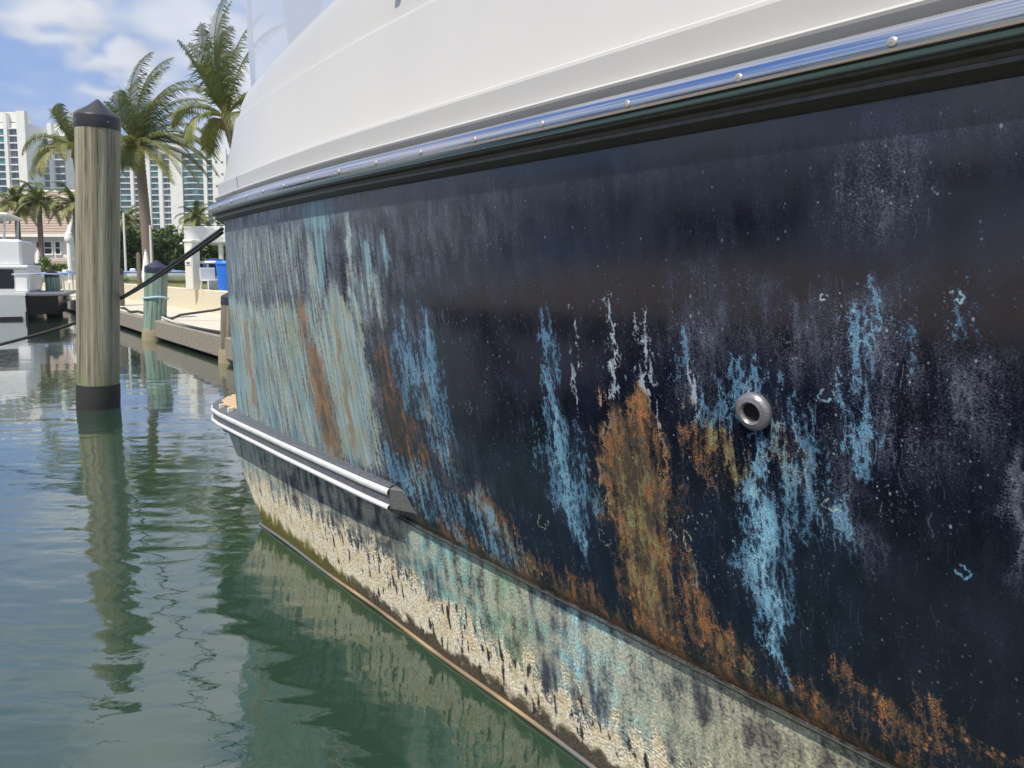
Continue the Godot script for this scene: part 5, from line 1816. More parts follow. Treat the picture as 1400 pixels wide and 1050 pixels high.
# unseen far side of the harbour, with cruisers added for the hull to mirror
func build_beyond() -> void:
	copy_of(get_node("cabin_cruiser"), "unseen second cream cruiser added left of the view for the hull to mirror", Vector3(-12.5, 0, -8.5), -2.9)
	copy_of(get_node("cabin_cruiser"), "unseen third cream cruiser added behind the viewer for the hull to mirror", Vector3(-15.0, 0, 1.5), -3.3)
	var q := thing("far_quay", "far quay wall on the harbour's other side, outside the picture to the left", "wall", Vector3(-46, 0, -10), 0.5)
	for i in 14:
		put("wall_panel", soft_box(Vector3(1.2, 2.2, 9.96), 0.02, Vector3(-0.01 * (i % 2), 0.0, -65.0 + i * 10.0)), mottled(rgb(170, 160, 140), rgb(196, 188, 168), 0.9, 0.03, Vector3.ONE * 0.4, 201) if i == 0 else q.get_child(0).material_override, q)
	# the pier the viewer stands on, alongside the yacht
	var pier := thing("viewing_pier", "sun bleached timber pier under the viewer, alongside the yacht", "pier", Vector3(1.671, 0, -2.629), -0.8932)
	var planks := [mottled(rgb(132, 120, 104), rgb(158, 146, 128), 0.85, 0.05, Vector3(2, 2, 8), 211), mottled(rgb(122, 111, 97), rgb(146, 134, 118), 0.85, 0.05, Vector3(2, 2, 8), 212)]
	var pm := soft_box(Vector3(0.138, 0.035, 1.7), 0.004)
	for i in 62:
		put("plank", pm, planks[(i * 7) % 3 % 2], pier, hull_point(-4.4 + i * 0.146, 0.62 + 0.002 * (i % 3), -1.30))
	for c in [-0.5, -2.1]:
		put("beam", box(Vector3(9.2, 0.18, 0.08), hull_point(0.1, 0.51, c)), planks[1], pier)
	for a in [-4.0, -1.2, 1.6, 4.2]:
		for c in [-0.62, -1.98]:
			put("pile", lathe([Vector2(0.11, -1.0), Vector2(0.11, 0.42)], 14), planks[1], pier, hull_point(a, 0.0, c))
	rng.seed = 1450
	var st := new_st()
	for i in 26:
		foliage(st, Vector3(-6.0 + rng.randf_range(-2, 2), 3.2, -64.0 + i * 5.2), Vector3(2.4, 2.2 + rng.randf(), 3.0), 300, 0.4, Color(0.02, 0.045, 0.01), Color(0.08, 0.12, 0.03))
	var t := put("quay_trees", st.commit(), frond_mat, null, Vector3(-46, 0, -10), 0.5)
	setting(t, "mass of trees along the far quay, outside the picture to the left", "trees", "stuff")

# ------------------------------------------------------------------
func _ready() -> void:
	var cam := Camera3D.new()
	cam.name = "camera"
	cam.position = Vector3(0, 1.3, 0)
	cam.rotation_degrees = Vector3(-5, 0, 0)
	cam.projection = Camera3D.PROJECTION_FRUSTUM
	cam.near = 0.05
	cam.far = 2000.0
	cam.size = 2.0 * 525.0 / 1011.0 * 0.05
	cam.frustum_offset = Vector2(0, -66.55 / 1011.0 * 0.05)
	add_child(cam)
	cam.current = true
	var env := Environment.new()
	env.background_mode = Environment.BG_SKY
	env.sky = Sky.new()
	var sm := PanoramaSkyMaterial.new()
	sm.panorama = build_sky()
	env.sky.sky_material = sm
	env.tonemap_mode = Environment.TONE_MAPPER_LINEAR
	env.tonemap_exposure = 1.05
	env.sdfgi_enabled = true
	env.ssao_enabled = true
	env.ssil_enabled = true
	env.fog_enabled = true
	env.fog_density = 0.0005
	env.fog_light_color = Color(0.86, 0.90, 0.96)
	var we := WorldEnvironment.new()
	we.name = "world_environment"
	we.environment = env
	add_child(we)
	var sun := DirectionalLight3D.new()
	sun.name = "sun"
	sun.light_energy = 1.42
	sun.light_color = Color(1.0, 0.965, 0.90)
	sun.light_angular_distance = 0.5
	sun.shadow_enabled = true
	sun.look_at_from_position(Vector3(-0.264, 0.846, 0.468), Vector3.ZERO)
	add_child(sun)
	fill_features()
	build_water()
	build_shore()
	build_yacht()
	build_pilings()
	build_lines()
	build_plants()
	build_towers()
	build_houses()
	build_cruiser()
	build_small()
	build_beyond()

const RINGS := [
	-0.5931, 1.103, 0.0109, 0.0121, 0.00198, 0.55, 0.72, 0.78,
	-1.616, 0.9349, 0.0141, 0.0171, 0.00132, 0.80, 0.84, 0.80,
	-0.9052, 0.7575, 0.0113, 0.0167, 0.00176, 0.78, 0.84, 0.62,
	-0.4005, 0.8663, 0.00966, 0.0105, 0.00198, 0.45, 0.68, 0.78,
	-1.367, 0.6713, 0.0179, 0.0214, 0.00176, 0.80, 0.82, 0.68,
	-1.059, 1.118, 0.0167, 0.0189, 0.00176, 0.86, 0.86, 0.80,
	-0.4014, 1.266, 0.0054, 0.00794, 0.00198, 0.60, 0.74, 0.76,
	-0.5901, 0.9184, 0.015, 0.0117, 0.00154, 0.80, 0.82, 0.70,
	-1.059, 0.7789, 0.011, 0.0286, 0.00176, 0.55, 0.75, 0.62,
	-1.149, 0.6915, 0.0146, 0.0193, 0.00154, 0.70, 0.80, 0.70,
	-0.5923, 1.26, 0.00475, 0.0057, 0.00132, 0.80, 0.84, 0.82,
]

func fill_features() -> void:
	# marks on the hull: upper end (station, height, half width), lower end (the same), strength, which ends fade
	features["P"] = [
		-3.36, 1.46, 0.327, -3.35, 1.33, 0.318, 0.28, 1,
		-3.35, 1.33, 0.318, -3.34, 1.17, 0.305, 0.28, 2,
		-2.83, 1.44, 0.267, -2.82, 1.36, 0.263, 0.25, 1,
		-2.82, 1.36, 0.263, -2.83, 1.19, 0.261, 0.25, 2,
		-2.35, 1.24, 0.0426, -2.33, 1.15, 0.133, 0.95, 1,
		-2.33, 1.15, 0.133, -2.35, 0.971, 0.159, 0.95, 0,
		-2.35, 0.971, 0.159, -2.35, 0.813, 0.161, 0.95, 0,
		-2.35, 0.813, 0.161, -2.39, 0.601, 0.172, 0.95, 2,
		-2.22, 1.24, 0.0192, -2.19, 1.16, 0.027, 0.8, 1,
		-2.19, 1.16, 0.027, -2.2, 0.986, 0.0384, 0.8, 0,
		-2.2, 0.986, 0.0384, -2.22, 0.834, 0.0393, 0.8, 2,
		-2.46, 1.16, 0.0332, -2.47, 0.958, 0.0669, 0.7, 1,
		-2.47, 0.958, 0.0669, -2.48, 0.793, 0.0808, 0.7, 2,
		-3.04, 1.09, 0.0294, -3.04, 0.899, 0.0668, 0.62, 1,
		-3.04, 0.899, 0.0668, -3.05, 0.705, 0.0652, 0.62, 2,
		-3.52, 1.16, 0.299, -3.53, 0.848, 0.308, 0.62, 1,
		-3.53, 0.848, 0.308, -3.53, 0.487, 0.326, 0.62, 2,
		-2.84, 1.17, 0.218, -2.88, 0.855, 0.234, 0.62, 1,
		-2.88, 0.855, 0.234, -2.92, 0.519, 0.237, 0.62, 2,
		-3.19, 1.14, 0.329, -3.18, 0.819, 0.358, 0.5, 1,
		-3.18, 0.819, 0.358, -3.17, 0.468, 0.394, 0.5, 2,
		-2.53, 1.17, 0.211, -2.58, 0.891, 0.217, 0.45, 1,
		-2.58, 0.891, 0.217, -2.65, 0.53, 0.222, 0.45, 2,
		-3.22, 1.14, 0.144, -3.26, 0.808, 0.159, 0.6, 1,
		-3.26, 0.808, 0.159, -3.3, 0.495, 0.179, 0.6, 2,
		-2.5, 1.4, 0.0341, -2.5, 1.22, 0.0546, 0.55, 1,
		-2.5, 1.22, 0.0546, -2.49, 1.12, 0.054, 0.55, 2,
		-2.17, 1.46, 0.0131, -2.19, 1.35, 0.016, 0.5, 1,
		-2.19, 1.35, 0.016, -2.19, 1.24, 0.0242, 0.5, 2,
		-2.09, 1.3, 0.0638, -2.07, 1.14, 0.0589, 0.35, 3,
		-3.69, 1.09, 0.0873, -3.74, 0.751, 0.118, 0.4, 1,
		-3.74, 0.751, 0.118, -3.71, 0.567, 0.0959, 0.4, 2,
		-3.27, 1.36, 0.179, -3.05, 1.35, 0.31, 0.45, 1,
		-3.05, 1.35, 0.31, -2.54, 1.37, 0.106, 0.45, 2,
	]
	features["V"] = [  # veil strokes: reflection painted in under the rail, weathering aft
		-3.41, 1.56, 0.645, -3.48, 1.13, 0.608, 0.62, 1,
		-3.48, 1.13, 0.608, -3.6, 0.397, 0.522, 0.62, 2,
		-2.72, 1.55, 0.467, -2.76, 1.16, 0.464, 0.55, 1,
		-2.76, 1.16, 0.464, -2.77, 0.504, 0.447, 0.55, 2,
		-2.19, 1.54, 0.301, -2.19, 1.28, 0.3, 0.42, 1,
		-2.19, 1.28, 0.3, -2.11, 1.04, 0.154, 0.42, 2,
		-1.64, 1.54, 0.333, -1.61, 1.43, 0.326, 0.26, 1,
		-1.61, 1.43, 0.326, -1.59, 1.35, 0.201, 0.26, 2,
		-1.1, 1.53, 0.236, -1.08, 1.46, 0.231, 0.16, 3,
		-0.645, 1.53, 0.209, -0.632, 1.49, 0.206, 0.24, 3,
		-0.389, 1.53, 0.0859, -0.387, 1.47, 0.0861, 0.24, 3,
	]
	features["L"] = [
		-3.51, 1.44, 0.142, -3.48, 1.33, 0.165, 0.3, 1,
		-3.48, 1.33, 0.165, -3.54, 1.13, 0.162, 0.3, 2,
		-2.41, 1.58, 0.129, -2.43, 1.48, 0.13, 0.95, 1,
		-2.43, 1.48, 0.13, -2.43, 1.42, 0.0711, 0.95, 2,
		-2.42, 1.43, 0.0484, -2.42, 1.35, 0.0449, 0.85, 1,
		-2.42, 1.35, 0.0449, -2.45, 1.22, 0.0295, 0.85, 2,
		-2.09, 1.41, 0.0294, -2.07, 1.36, 0.0387, 0.7, 1,
		-2.07, 1.36, 0.0387, -2.07, 1.29, 0.0316, 0.7, 2,
		-1.95, 1.43, 0.0195, -1.95, 1.34, 0.0218, 0.6, 1,
		-1.95, 1.34, 0.0218, -1.95, 1.28, 0.0198, 0.6, 2,
		-3.24, 0.694, 0.051, -3.22, 0.578, 0.0787, 0.75, 1,
		-3.22, 0.578, 0.0787, -3.24, 0.399, 0.0847, 0.75, 2,
		-2.98, 0.653, 0.0533, -2.96, 0.527, 0.0605, 0.7, 1,
		-2.96, 0.527, 0.0605, -2.98, 0.374, 0.058, 0.7, 2,
		-3.67, 1.05, 0.0998, -3.68, 0.832, 0.119, 0.55, 1,
		-3.68, 0.832, 0.119, -3.69, 0.571, 0.0833, 0.55, 2,
		-3.75, 0.58, 0.0612, -3.65, 0.503, 0.0913, 0.7, 1,
		-3.65, 0.503, 0.0913, -3.56, 0.434, 0.105, 0.7, 2,
		-3.3, 1.01, 0.0679, -3.33, 0.801, 0.0766, 0.5, 1,
		-3.33, 0.801, 0.0766, -3.33, 0.663, 0.0634, 0.5, 2,
		-2.73, 0.755, 0.0391, -2.72, 0.607, 0.0538, 0.62, 1,
		-2.72, 0.607, 0.0538, -2.7, 0.473, 0.0605, 0.62, 2,
		-2.48, 0.681, 0.0472, -2.44, 0.59, 0.0724, 0.55, 1,
		-2.44, 0.59, 0.0724, -2.41, 0.512, 0.0776, 0.55, 2,
		-2.83, 0.921, 0.0336, -2.83, 0.74, 0.0372, 0.5, 3,
	]
	features["B"] = [
		-1.89, 1.2, 0.00845, -1.89, 1.13, 0.0149, 0.65, 1,
		-1.89, 1.13, 0.0149, -1.89, 1.04, 0.0344, 0.65, 0,
		-1.89, 1.04, 0.0344, -1.89, 0.951, 0.0304, 0.65, 2,
		-1.78, 1.22, 0.00583, -1.77, 1.14, 0.0137, 0.7, 1,
		-1.77, 1.14, 0.0137, -1.77, 1.05, 0.0394, 0.7, 0,
		-1.77, 1.05, 0.0394, -1.77, 0.966, 0.0399, 0.7, 0,
		-1.77, 0.966, 0.0399, -1.78, 0.878, 0.0202, 0.7, 2,
		-1.94, 1.15, 0.0088, -1.94, 1.01, 0.0223, 0.6, 1,
		-1.94, 1.01, 0.0223, -1.96, 0.873, 0.0207, 0.6, 2,
		-1.89, 1.04, 0.086, -1.84, 0.958, 0.0964, 0.5, 1,
		-1.84, 0.958, 0.0964, -1.79, 0.832, 0.0617, 0.5, 0,
		-1.79, 0.832, 0.0617, -1.78, 0.721, 0.0414, 0.5, 2,
		-1.99, 0.675, 0.097, -1.91, 0.596, 0.139, 0.45, 1,
		-1.91, 0.596, 0.139, -1.73, 0.55, 0.165, 0.45, 2,
		-2.16, 0.69, 0.0382, -2.1, 0.625, 0.0633, 0.6, 1,
		-2.1, 0.625, 0.0633, -1.99, 0.55, 0.0742, 0.6, 2,
		-1.88, 0.579, 0.0228, -1.81, 0.525, 0.0306, 0.6, 1,
		-1.81, 0.525, 0.0306, -1.78, 0.436, 0.0418, 0.6, 2,
		-1.64, 0.665, 0.0263, -1.61, 0.562, 0.0936, 0.55, 1,
		-1.61, 0.562, 0.0936, -1.58, 0.484, 0.0737, 0.55, 2,
		-1.27, 1.08, 0.00777, -1.27, 1.01, 0.0171, 0.75, 1,
		-1.27, 1.01, 0.0171, -1.26, 0.978, 0.0183, 0.75, 2,
		-1.26, 0.987, 0.013, -1.26, 0.925, 0.021, 0.85, 1,
		-1.26, 0.925, 0.021, -1.26, 0.836, 0.0345, 0.85, 0,
		-1.26, 0.836, 0.0345, -1.25, 0.746, 0.0374, 0.85, 0,
		-1.25, 0.746, 0.0374, -1.24, 0.674, 0.0241, 0.85, 0,
		-1.24, 0.674, 0.0241, -1.23, 0.61, 0.00806, 0.85, 2,
		-1.26, 0.925, 0.0656, -1.24, 0.82, 0.0789, 0.4, 1,
		-1.24, 0.82, 0.0789, -1.24, 0.73, 0.0663, 0.4, 2,
		-1.25, 1.18, 0.0175, -1.25, 1.12, 0.0228, 0.5, 1,
		-1.25, 1.12, 0.0228, -1.26, 1.03, 0.0206, 0.5, 2,
		-0.726, 1.01, 0.00663, -0.727, 0.965, 0.00817, 0.95, 1,
		-0.727, 0.965, 0.00817, -0.729, 0.917, 0.0135, 0.95, 2,
		-0.731, 0.909, 0.0211, -0.729, 0.868, 0.0318, 0.95, 1,
		-0.729, 0.868, 0.0318, -0.728, 0.812, 0.0367, 0.95, 0,
		-0.728, 0.812, 0.0367, -0.731, 0.738, 0.0405, 0.95, 0,
		-0.731, 0.738, 0.0405, -0.729, 0.68, 0.0361, 0.95, 0,
		-0.729, 0.68, 0.0361, -0.724, 0.636, 0.022, 0.95, 0,
		-0.724, 0.636, 0.022, -0.718, 0.578, 0.0127, 0.95, 0,
		-0.718, 0.578, 0.0127, -0.715, 0.525, 0.00637, 0.95, 2,
		-0.76, 0.86, 0.0126, -0.763, 0.772, 0.0112, 0.6, 1,
		-0.763, 0.772, 0.0112, -0.763, 0.682, 0.0163, 0.6, 2,
		-0.54, 1.23, 0.0078, -0.537, 1.19, 0.0134, 0.55, 1,
		-0.537, 1.19, 0.0134, -0.542, 1.14, 0.00907, 0.55, 2,
		-0.562, 1.11, 0.00703, -0.559, 1.07, 0.0129, 0.65, 1,
		-0.559, 1.07, 0.0129, -0.554, 1.03, 0.0129, 0.65, 0,
		-0.554, 1.03, 0.0129, -0.55, 0.99, 0.00707, 0.65, 2,
		-0.523, 1.11, 0.00556, -0.527, 1.07, 0.0135, 0.62, 1,
		-0.527, 1.07, 0.0135, -0.535, 1.03, 0.0115, 0.62, 0,
		-0.535, 1.03, 0.0115, -0.539, 0.993, 0.00463, 0.62, 2,
		-0.509, 1.28, 0.00423, -0.509, 1.24, 0.00746, 0.55, 1,
		-0.509, 1.24, 0.00746, -0.514, 1.2, 0.0054, 0.55, 2,
		-0.617, 1.08, 0.00571, -0.624, 1.02, 0.00646, 0.6, 1,
		-0.624, 1.02, 0.00646, -0.63, 0.973, 0.0092, 0.6, 0,
		-0.63, 0.973, 0.0092, -0.634, 0.946, 0.00531, 0.6, 2,
		-0.737, 1.11, 0.025, -0.727, 1.08, 0.0291, 0.7, 3,
		-0.795, 1.09, 0.00553, -0.798, 1.06, 0.0119, 0.62, 1,
		-0.798, 1.06, 0.0119, -0.81, 1.03, 0.00813, 0.62, 2,
		-0.765, 1.11, 0.00456, -0.769, 1.07, 0.0108, 0.62, 1,
		-0.769, 1.07, 0.0108, -0.775, 1.03, 0.00701, 0.62, 2,
		-0.832, 1.07, 0.00745, -0.846, 1.03, 0.0119, 0.6, 3,
		-0.869, 1.16, 0.0119, -0.883, 1.11, 0.0139, 0.5, 3,
		-0.657, 1.09, 0.00933, -0.66, 1.04, 0.0135, 0.55, 1,
		-0.66, 1.04, 0.0135, -0.656, 1.01, 0.00675, 0.55, 2,
		-0.472, 1.21, 0.00609, -0.469, 1.18, 0.00608, 0.5, 3,
		-0.401, 1.27, 0.00451, -0.398, 1.24, 0.00451, 0.5, 3,
		-0.379, 1.23, 0.00351, -0.381, 1.22, 0.00352, 0.45, 3,
		-0.59, 0.918, 0.0252, -0.581, 0.857, 0.0315, 0.5, 3,
		-0.907, 0.676, 0.00577, -0.907, 0.64, 0.00774, 0.6, 3,
		-0.655, 1.02, 0.0404, -0.645, 0.864, 0.0479, 0.4, 3,
	]
	features["W"] = [
		-1.05, 1.26, 0.00306, -1.05, 1.18, 0.00621, 0.7, 1,
		-1.05, 1.18, 0.00621, -1.05, 1.12, 0.0126, 0.7, 0,
		-1.05, 1.12, 0.0126, -1.06, 1.04, 0.0106, 0.7, 2,
		-0.971, 1.2, 0.00284, -0.969, 1.14, 0.00763, 0.75, 1,
		-0.969, 1.14, 0.00763, -0.984, 1.08, 0.0137, 0.75, 0,
		-0.984, 1.08, 0.0137, -0.976, 1.02, 0.0137, 0.75, 2,
		-0.948, 1.14, 0.00373, -0.945, 1.03, 0.00378, 0.6, 1,
		-0.945, 1.03, 0.00378, -0.943, 0.966, 0.00571, 0.6, 2,
		-1.16, 1.22, 0.00229, -1.16, 1.13, 0.00349, 0.5, 1,
		-1.16, 1.13, 0.00349, -1.18, 1.07, 0.00474, 0.5, 0,
		-1.18, 1.07, 0.00474, -1.17, 0.993, 0.00594, 0.5, 2,
		-1.07, 1.01, 0.0193, -1.06, 0.912, 0.0108, 0.5, 3,
		-1.09, 1, 0.00553, -1.12, 0.866, 0.00578, 0.5, 1,
		-1.12, 0.866, 0.00578, -1.12, 0.762, 0.00591, 0.5, 2,
		-0.945, 0.966, 0.00572, -0.945, 0.873, 0.00581, 0.45, 1,
		-0.945, 0.873, 0.00581, -0.96, 0.741, 0.00503, 0.45, 2,
		-0.856, 1.1, 0.00847, -0.855, 1.04, 0.0102, 0.55, 3,
	]
	features["R"] = [
		-2.67, 1.2, 0.0346, -2.67, 1.11, 0.0498, 0.6, 1,
		-2.67, 1.11, 0.0498, -2.68, 1.02, 0.0462, 0.6, 2,
		-2.63, 1.03, 0.0448, -2.61, 0.888, 0.0806, 0.75, 1,
		-2.61, 0.888, 0.0806, -2.61, 0.745, 0.0947, 0.75, 0,
		-2.61, 0.745, 0.0947, -2.61, 0.598, 0.0872, 0.75, 2,
		-2.37, 1.15, 0.0124, -2.38, 0.915, 0.0157, 0.5, 1,
		-2.38, 0.915, 0.0157, -2.41, 0.638, 0.0258, 0.5, 2,
		-2.58, 0.778, 0.0215, -2.58, 0.545, 0.0783, 0.55, 1,
		-2.58, 0.545, 0.0783, -2.57, 0.396, 0.0802, 0.55, 2,
		-3.45, 1.06, 0.0251, -3.46, 0.855, 0.0356, 0.5, 1,
		-3.46, 0.855, 0.0356, -3.46, 0.643, 0.0334, 0.5, 2,
		-2.06, 1.07, 0.0389, -2.04, 0.908, 0.0635, 0.5, 1,
		-2.04, 0.908, 0.0635, -2.05, 0.711, 0.0859, 0.5, 2,
		-2, 0.867, 0.0142, -1.98, 0.774, 0.0214, 0.7, 1,
		-1.98, 0.774, 0.0214, -2.01, 0.622, 0.0197, 0.7, 2,
		-1.83, 0.977, 0.0207, -1.83, 0.893, 0.0377, 0.6, 1,
		-1.83, 0.893, 0.0377, -1.82, 0.826, 0.0295, 0.6, 2,
		-1.99, 0.772, 0.0191, -1.99, 0.676, 0.0337, 0.6, 1,
		-1.99, 0.676, 0.0337, -2, 0.574, 0.0346, 0.6, 2,
		-1.9, 0.813, 0.0178, -1.91, 0.693, 0.0274, 0.62, 1,
		-1.91, 0.693, 0.0274, -1.91, 0.596, 0.0278, 0.62, 2,
		-1.81, 0.784, 0.0125, -1.81, 0.691, 0.017, 0.5, 1,
		-1.81, 0.691, 0.017, -1.82, 0.595, 0.0174, 0.5, 2,
		-2.15, 0.508, 0.0552, -2.04, 0.485, 0.103, 0.55, 1,
		-2.04, 0.485, 0.103, -1.92, 0.457, 0.103, 0.55, 2,
		-1.63, 0.684, 0.0261, -1.62, 0.648, 0.0817, 0.88, 1,
		-1.62, 0.648, 0.0817, -1.58, 0.605, 0.0797, 0.88, 0,
		-1.58, 0.605, 0.0797, -1.57, 0.543, 0.0542, 0.88, 2,
		-1.75, 0.817, 0.00998, -1.76, 0.727, 0.0162, 0.55, 3,
		-1.07, 1.02, 0.0172, -1.06, 0.96, 0.0432, 0.9, 1,
		-1.06, 0.96, 0.0432, -1.06, 0.896, 0.0434, 0.9, 2,
		-1.08, 0.957, 0.0263, -1.07, 0.876, 0.0576, 0.92, 1,
		-1.07, 0.876, 0.0576, -1.06, 0.778, 0.069, 0.92, 2,
		-0.993, 1.06, 0.00989, -0.997, 1, 0.0341, 0.9, 1,
		-0.997, 1, 0.0341, -0.996, 0.925, 0.0507, 0.9, 2,
		-1.02, 0.952, 0.0767, -1.03, 0.854, 0.089, 0.95, 1,
		-1.03, 0.854, 0.089, -1.03, 0.753, 0.0865, 0.95, 0,
		-1.03, 0.753, 0.0865, -1.03, 0.65, 0.0726, 0.95, 0,
		-1.03, 0.65, 0.0726, -1.03, 0.563, 0.0714, 0.95, 0,
		-1.03, 0.563, 0.0714, -1.02, 0.467, 0.0745, 0.95, 2,
		-1.1, 0.986, 0.00557, -1.11, 0.902, 0.0114, 0.85, 1,
		-1.11, 0.902, 0.0114, -1.11, 0.799, 0.0116, 0.85, 2,
		-0.943, 0.966, 0.00476, -0.947, 0.888, 0.00871, 0.8, 1,
		-0.947, 0.888, 0.00871, -0.95, 0.808, 0.00886, 0.8, 2,
		-0.84, 1.02, 0.0253, -0.827, 0.987, 0.0584, 0.55, 1,
		-0.827, 0.987, 0.0584, -0.808, 0.934, 0.0659, 0.55, 0,
		-0.808, 0.934, 0.0659, -0.803, 0.906, 0.0329, 0.55, 2,
		-0.674, 1.03, 0.0206, -0.666, 0.991, 0.0412, 0.55, 1,
		-0.666, 0.991, 0.0412, -0.659, 0.953, 0.0342, 0.55, 2,
		-0.726, 0.952, 0.00223, -0.732, 0.867, 0.00304, 0.6, 3,
		-1.55, 0.57, 0.0712, -1.47, 0.524, 0.118, 0.72, 1,
		-1.47, 0.524, 0.118, -1.36, 0.506, 0.092, 0.72, 2,
		-1.3, 0.517, 0.0874, -1.21, 0.483, 0.1, 0.6, 1,
		-1.21, 0.483, 0.1, -1.14, 0.472, 0.0813, 0.6, 2,
		-1.03, 0.472, 0.0732, -0.968, 0.463, 0.079, 0.75, 3,
		-0.91, 0.724, 0.021, -0.91, 0.659, 0.029, 0.75, 1,
		-0.91, 0.659, 0.029, -0.909, 0.576, 0.0393, 0.75, 2,
		-0.883, 0.586, 0.0573, -0.855, 0.531, 0.0655, 0.7, 1,
		-0.855, 0.531, 0.0655, -0.826, 0.495, 0.0456, 0.7, 2,
		-0.687, 0.531, 0.0539, -0.645, 0.529, 0.0585, 0.7, 1,
		-0.645, 0.529, 0.0585, -0.633, 0.505, 0.0434, 0.7, 2,
		-0.586, 0.596, 0.0401, -0.549, 0.586, 0.0446, 0.68, 1,
		-0.549, 0.586, 0.0446, -0.539, 0.541, 0.0381, 0.68, 2,
		-0.508, 0.565, 0.0485, -0.481, 0.532, 0.0589, 0.8, 3,
		-0.423, 0.598, 0.0374, -0.383, 0.588, 0.0555, 0.8, 1,
		-0.383, 0.588, 0.0555, -0.344, 0.576, 0.0429, 0.8, 2,
		-1.84, 0.566, 0.0886, -1.74, 0.511, 0.0833, 0.5, 1,
		-1.74, 0.511, 0.0833, -1.68, 0.471, 0.0887, 0.5, 2,
	]
	features["Y"] = [
		-2.81, 1.2, 0.0383, -2.82, 1.07, 0.0592, 0.6, 1,
		-2.82, 1.07, 0.0592, -2.85, 0.919, 0.0555, 0.6, 2,
		-3.27, 1.07, 0.079, -3.31, 0.938, 0.0896, 0.5, 3,
		-2.48, 1.25, 0.0335, -2.37, 1.24, 0.0432, 0.5, 1,
		-2.37, 1.24, 0.0432, -2.36, 1.2, 0.0307, 0.5, 2,
		-1.59, 0.622, 0.0365, -1.57, 0.563, 0.0652, 0.6, 1,
		-1.57, 0.563, 0.0652, -1.57, 0.521, 0.0544, 0.6, 2,
		-1.06, 0.911, 0.00653, -1.06, 0.845, 0.0132, 0.6, 1,
		-1.06, 0.845, 0.0132, -1.06, 0.795, 0.0155, 0.6, 2,
		-1.01, 0.922, 0.00821, -1.01, 0.857, 0.0146, 0.6, 1,
		-1.01, 0.857, 0.0146, -1.01, 0.808, 0.0126, 0.6, 2,
		-1.03, 0.802, 0.0538, -1.03, 0.684, 0.0548, 0.5, 1,
		-1.03, 0.684, 0.0548, -1.03, 0.561, 0.0448, 0.5, 2,
		-0.802, 0.992, 0.0324, -0.784, 0.939, 0.04, 0.5, 3,
		-0.656, 1.01, 0.0203, -0.652, 0.955, 0.0271, 0.45, 3,
		-2, 0.672, 0.0342, -2, 0.574, 0.0494, 0.55, 1,
		-2, 0.574, 0.0494, -2, 0.523, 0.0399, 0.55, 2,
		-2.56, 0.55, 0.0704, -2.56, 0.428, 0.0998, 0.45, 3,
		-1.53, 0.521, 0.053, -1.42, 0.495, 0.0646, 0.5, 3,
		-0.83, 0.526, 0.0364, -0.767, 0.499, 0.0426, 0.5, 3,
	]
	features["K"] = [
		-1.03, 0.934, 0.042, -1.03, 0.853, 0.0468, 0.8, 1,
		-1.03, 0.853, 0.0468, -1.04, 0.784, 0.0369, 0.8, 2,
		-2.05, 0.858, 0.0546, -2.05, 0.711, 0.0656, 0.6, 3,
		-1.05, 0.995, 0.0169, -1.03, 0.95, 0.0209, 0.7, 3,
		-2.08, 0.527, 0.0526, -2, 0.471, 0.135, 0.6, 3,
		-0.837, 0.473, 0.06, -0.739, 0.473, 0.0454, 0.5, 3,
	]
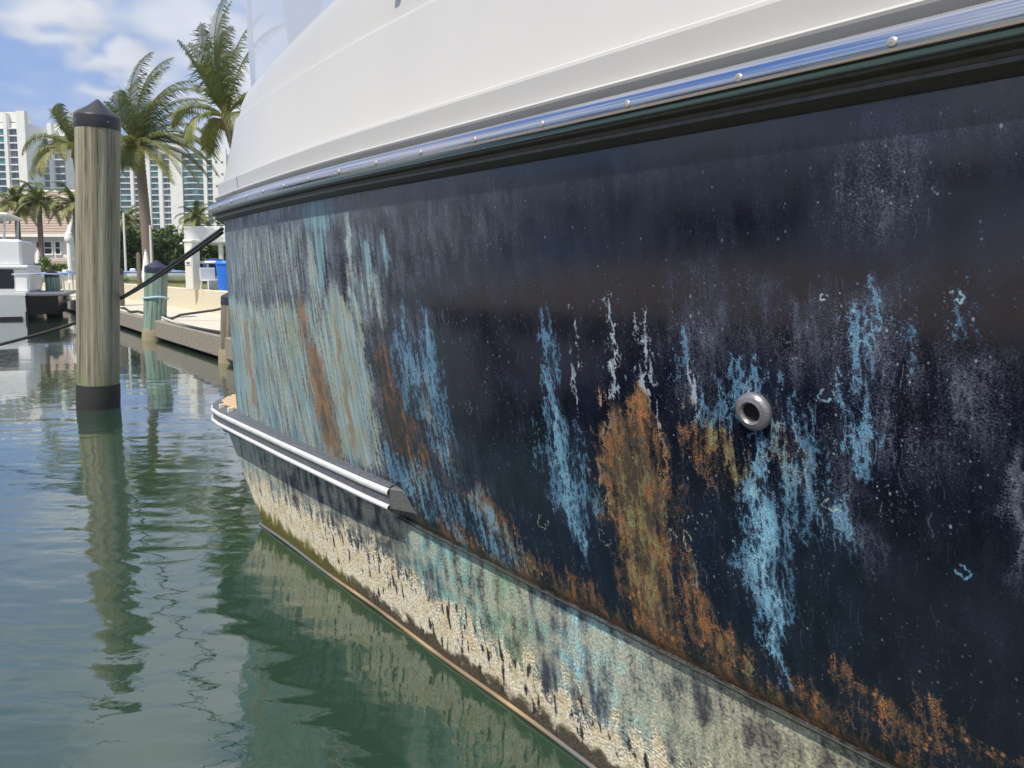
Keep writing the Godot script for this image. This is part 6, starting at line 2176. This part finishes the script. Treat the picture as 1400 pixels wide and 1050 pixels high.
	features["H"] = [  # oxidation clouds, and painted grey reflection along the upper hull
		-0.649, 1.27, 0.0103, -0.641, 1.21, 0.0282, 0.55, 1,
		-0.641, 1.21, 0.0282, -0.642, 1.12, 0.0326, 0.55, 2,
		-0.819, 1.29, 0.0475, -0.835, 1.17, 0.0738, 0.35, 1,
		-0.835, 1.17, 0.0738, -0.864, 1.04, 0.0777, 0.35, 2,
		-0.587, 0.982, 0.031, -0.567, 0.887, 0.043, 0.4, 1,
		-0.567, 0.887, 0.043, -0.547, 0.816, 0.0243, 0.4, 2,
		-0.33, 1.06, 0.00837, -0.328, 0.976, 0.0127, 0.45, 1,
		-0.328, 0.976, 0.0127, -0.326, 0.87, 0.0104, 0.45, 2,
		-0.531, 1.27, 0.0878, -0.512, 1.14, 0.109, 0.4, 1,
		-0.512, 1.14, 0.109, -0.494, 1, 0.0872, 0.4, 2,
		-0.383, 1.19, 0.0534, -0.384, 1.05, 0.055, 0.35, 3,
		-2.5, 1.53, 0.904, -2.53, 1.38, 0.917, 0.5, 1,
		-2.53, 1.38, 0.917, -2.59, 1.22, 0.939, 0.5, 2,
		-1.8, 0.808, 0.145, -1.74, 0.64, 0.184, 0.4, 3,
		-0.51, 1.53, 0.0516, -0.498, 1.41, 0.0615, 0.28, 1,
		-0.498, 1.41, 0.0615, -0.53, 1.33, 0.0542, 0.28, 2,
		-1.81, 1.2, 0.14, -1.92, 0.924, 0.135, 0.4, 3,
		-0.729, 1.29, 0.0426, -0.722, 1.16, 0.0573, 0.35, 3,
		-3.34, 1.56, 0.537, -3.38, 1.2, 0.581, 0.8, 1,
		-3.38, 1.2, 0.581, -3.53, 0.487, 0.575, 0.8, 2,
		-2.65, 1.53, 0.481, -2.68, 1.16, 0.48, 0.75, 1,
		-2.68, 1.16, 0.48, -2.77, 0.504, 0.487, 0.75, 2,
		-2.14, 1.53, 0.207, -2.13, 1.32, 0.205, 0.6, 1,
		-2.13, 1.32, 0.205, -2.13, 1.14, 0.155, 0.6, 2,
		-0.461, 1.55, 0.145, -0.459, 1.47, 0.146, 0.2, 3,
	]
	features["S"] = [
		-1.8, 1.44, 0.401, -1.69, 1.2, 0.495, 0.5, 1,
		-1.69, 1.2, 0.495, -1.61, 0.967, 0.473, 0.5, 2,
		-0.52, 1.52, 0.0419, -0.508, 1.43, 0.0832, 0.75, 1,
		-0.508, 1.43, 0.0832, -0.53, 1.34, 0.0758, 0.75, 2,
		-0.866, 1.31, 0.109, -0.842, 1.18, 0.124, 0.6, 1,
		-0.842, 1.18, 0.124, -0.838, 1.04, 0.109, 0.6, 2,
		-0.756, 1.08, 0.231, -0.776, 0.855, 0.264, 0.8, 1,
		-0.776, 0.855, 0.264, -0.785, 0.627, 0.242, 0.8, 2,
		-0.509, 1.29, 0.161, -0.502, 1.09, 0.176, 0.85, 1,
		-0.502, 1.09, 0.176, -0.52, 0.9, 0.163, 0.85, 2,
		-1.39, 1.11, 0.233, -1.36, 0.737, 0.3, 0.5, 3,
		-2.39, 1.4, 0.68, -2.53, 1.01, 0.824, 0.55, 3,
		-0.525, 0.798, 0.18, -0.539, 0.549, 0.197, 0.3, 3,
		-0.996, 1.26, 0.116, -1.15, 1.06, 0.234, 0.5, 3,
		-1.68, 0.722, 0.311, -1.34, 0.584, 0.303, 0.5, 3,
	]
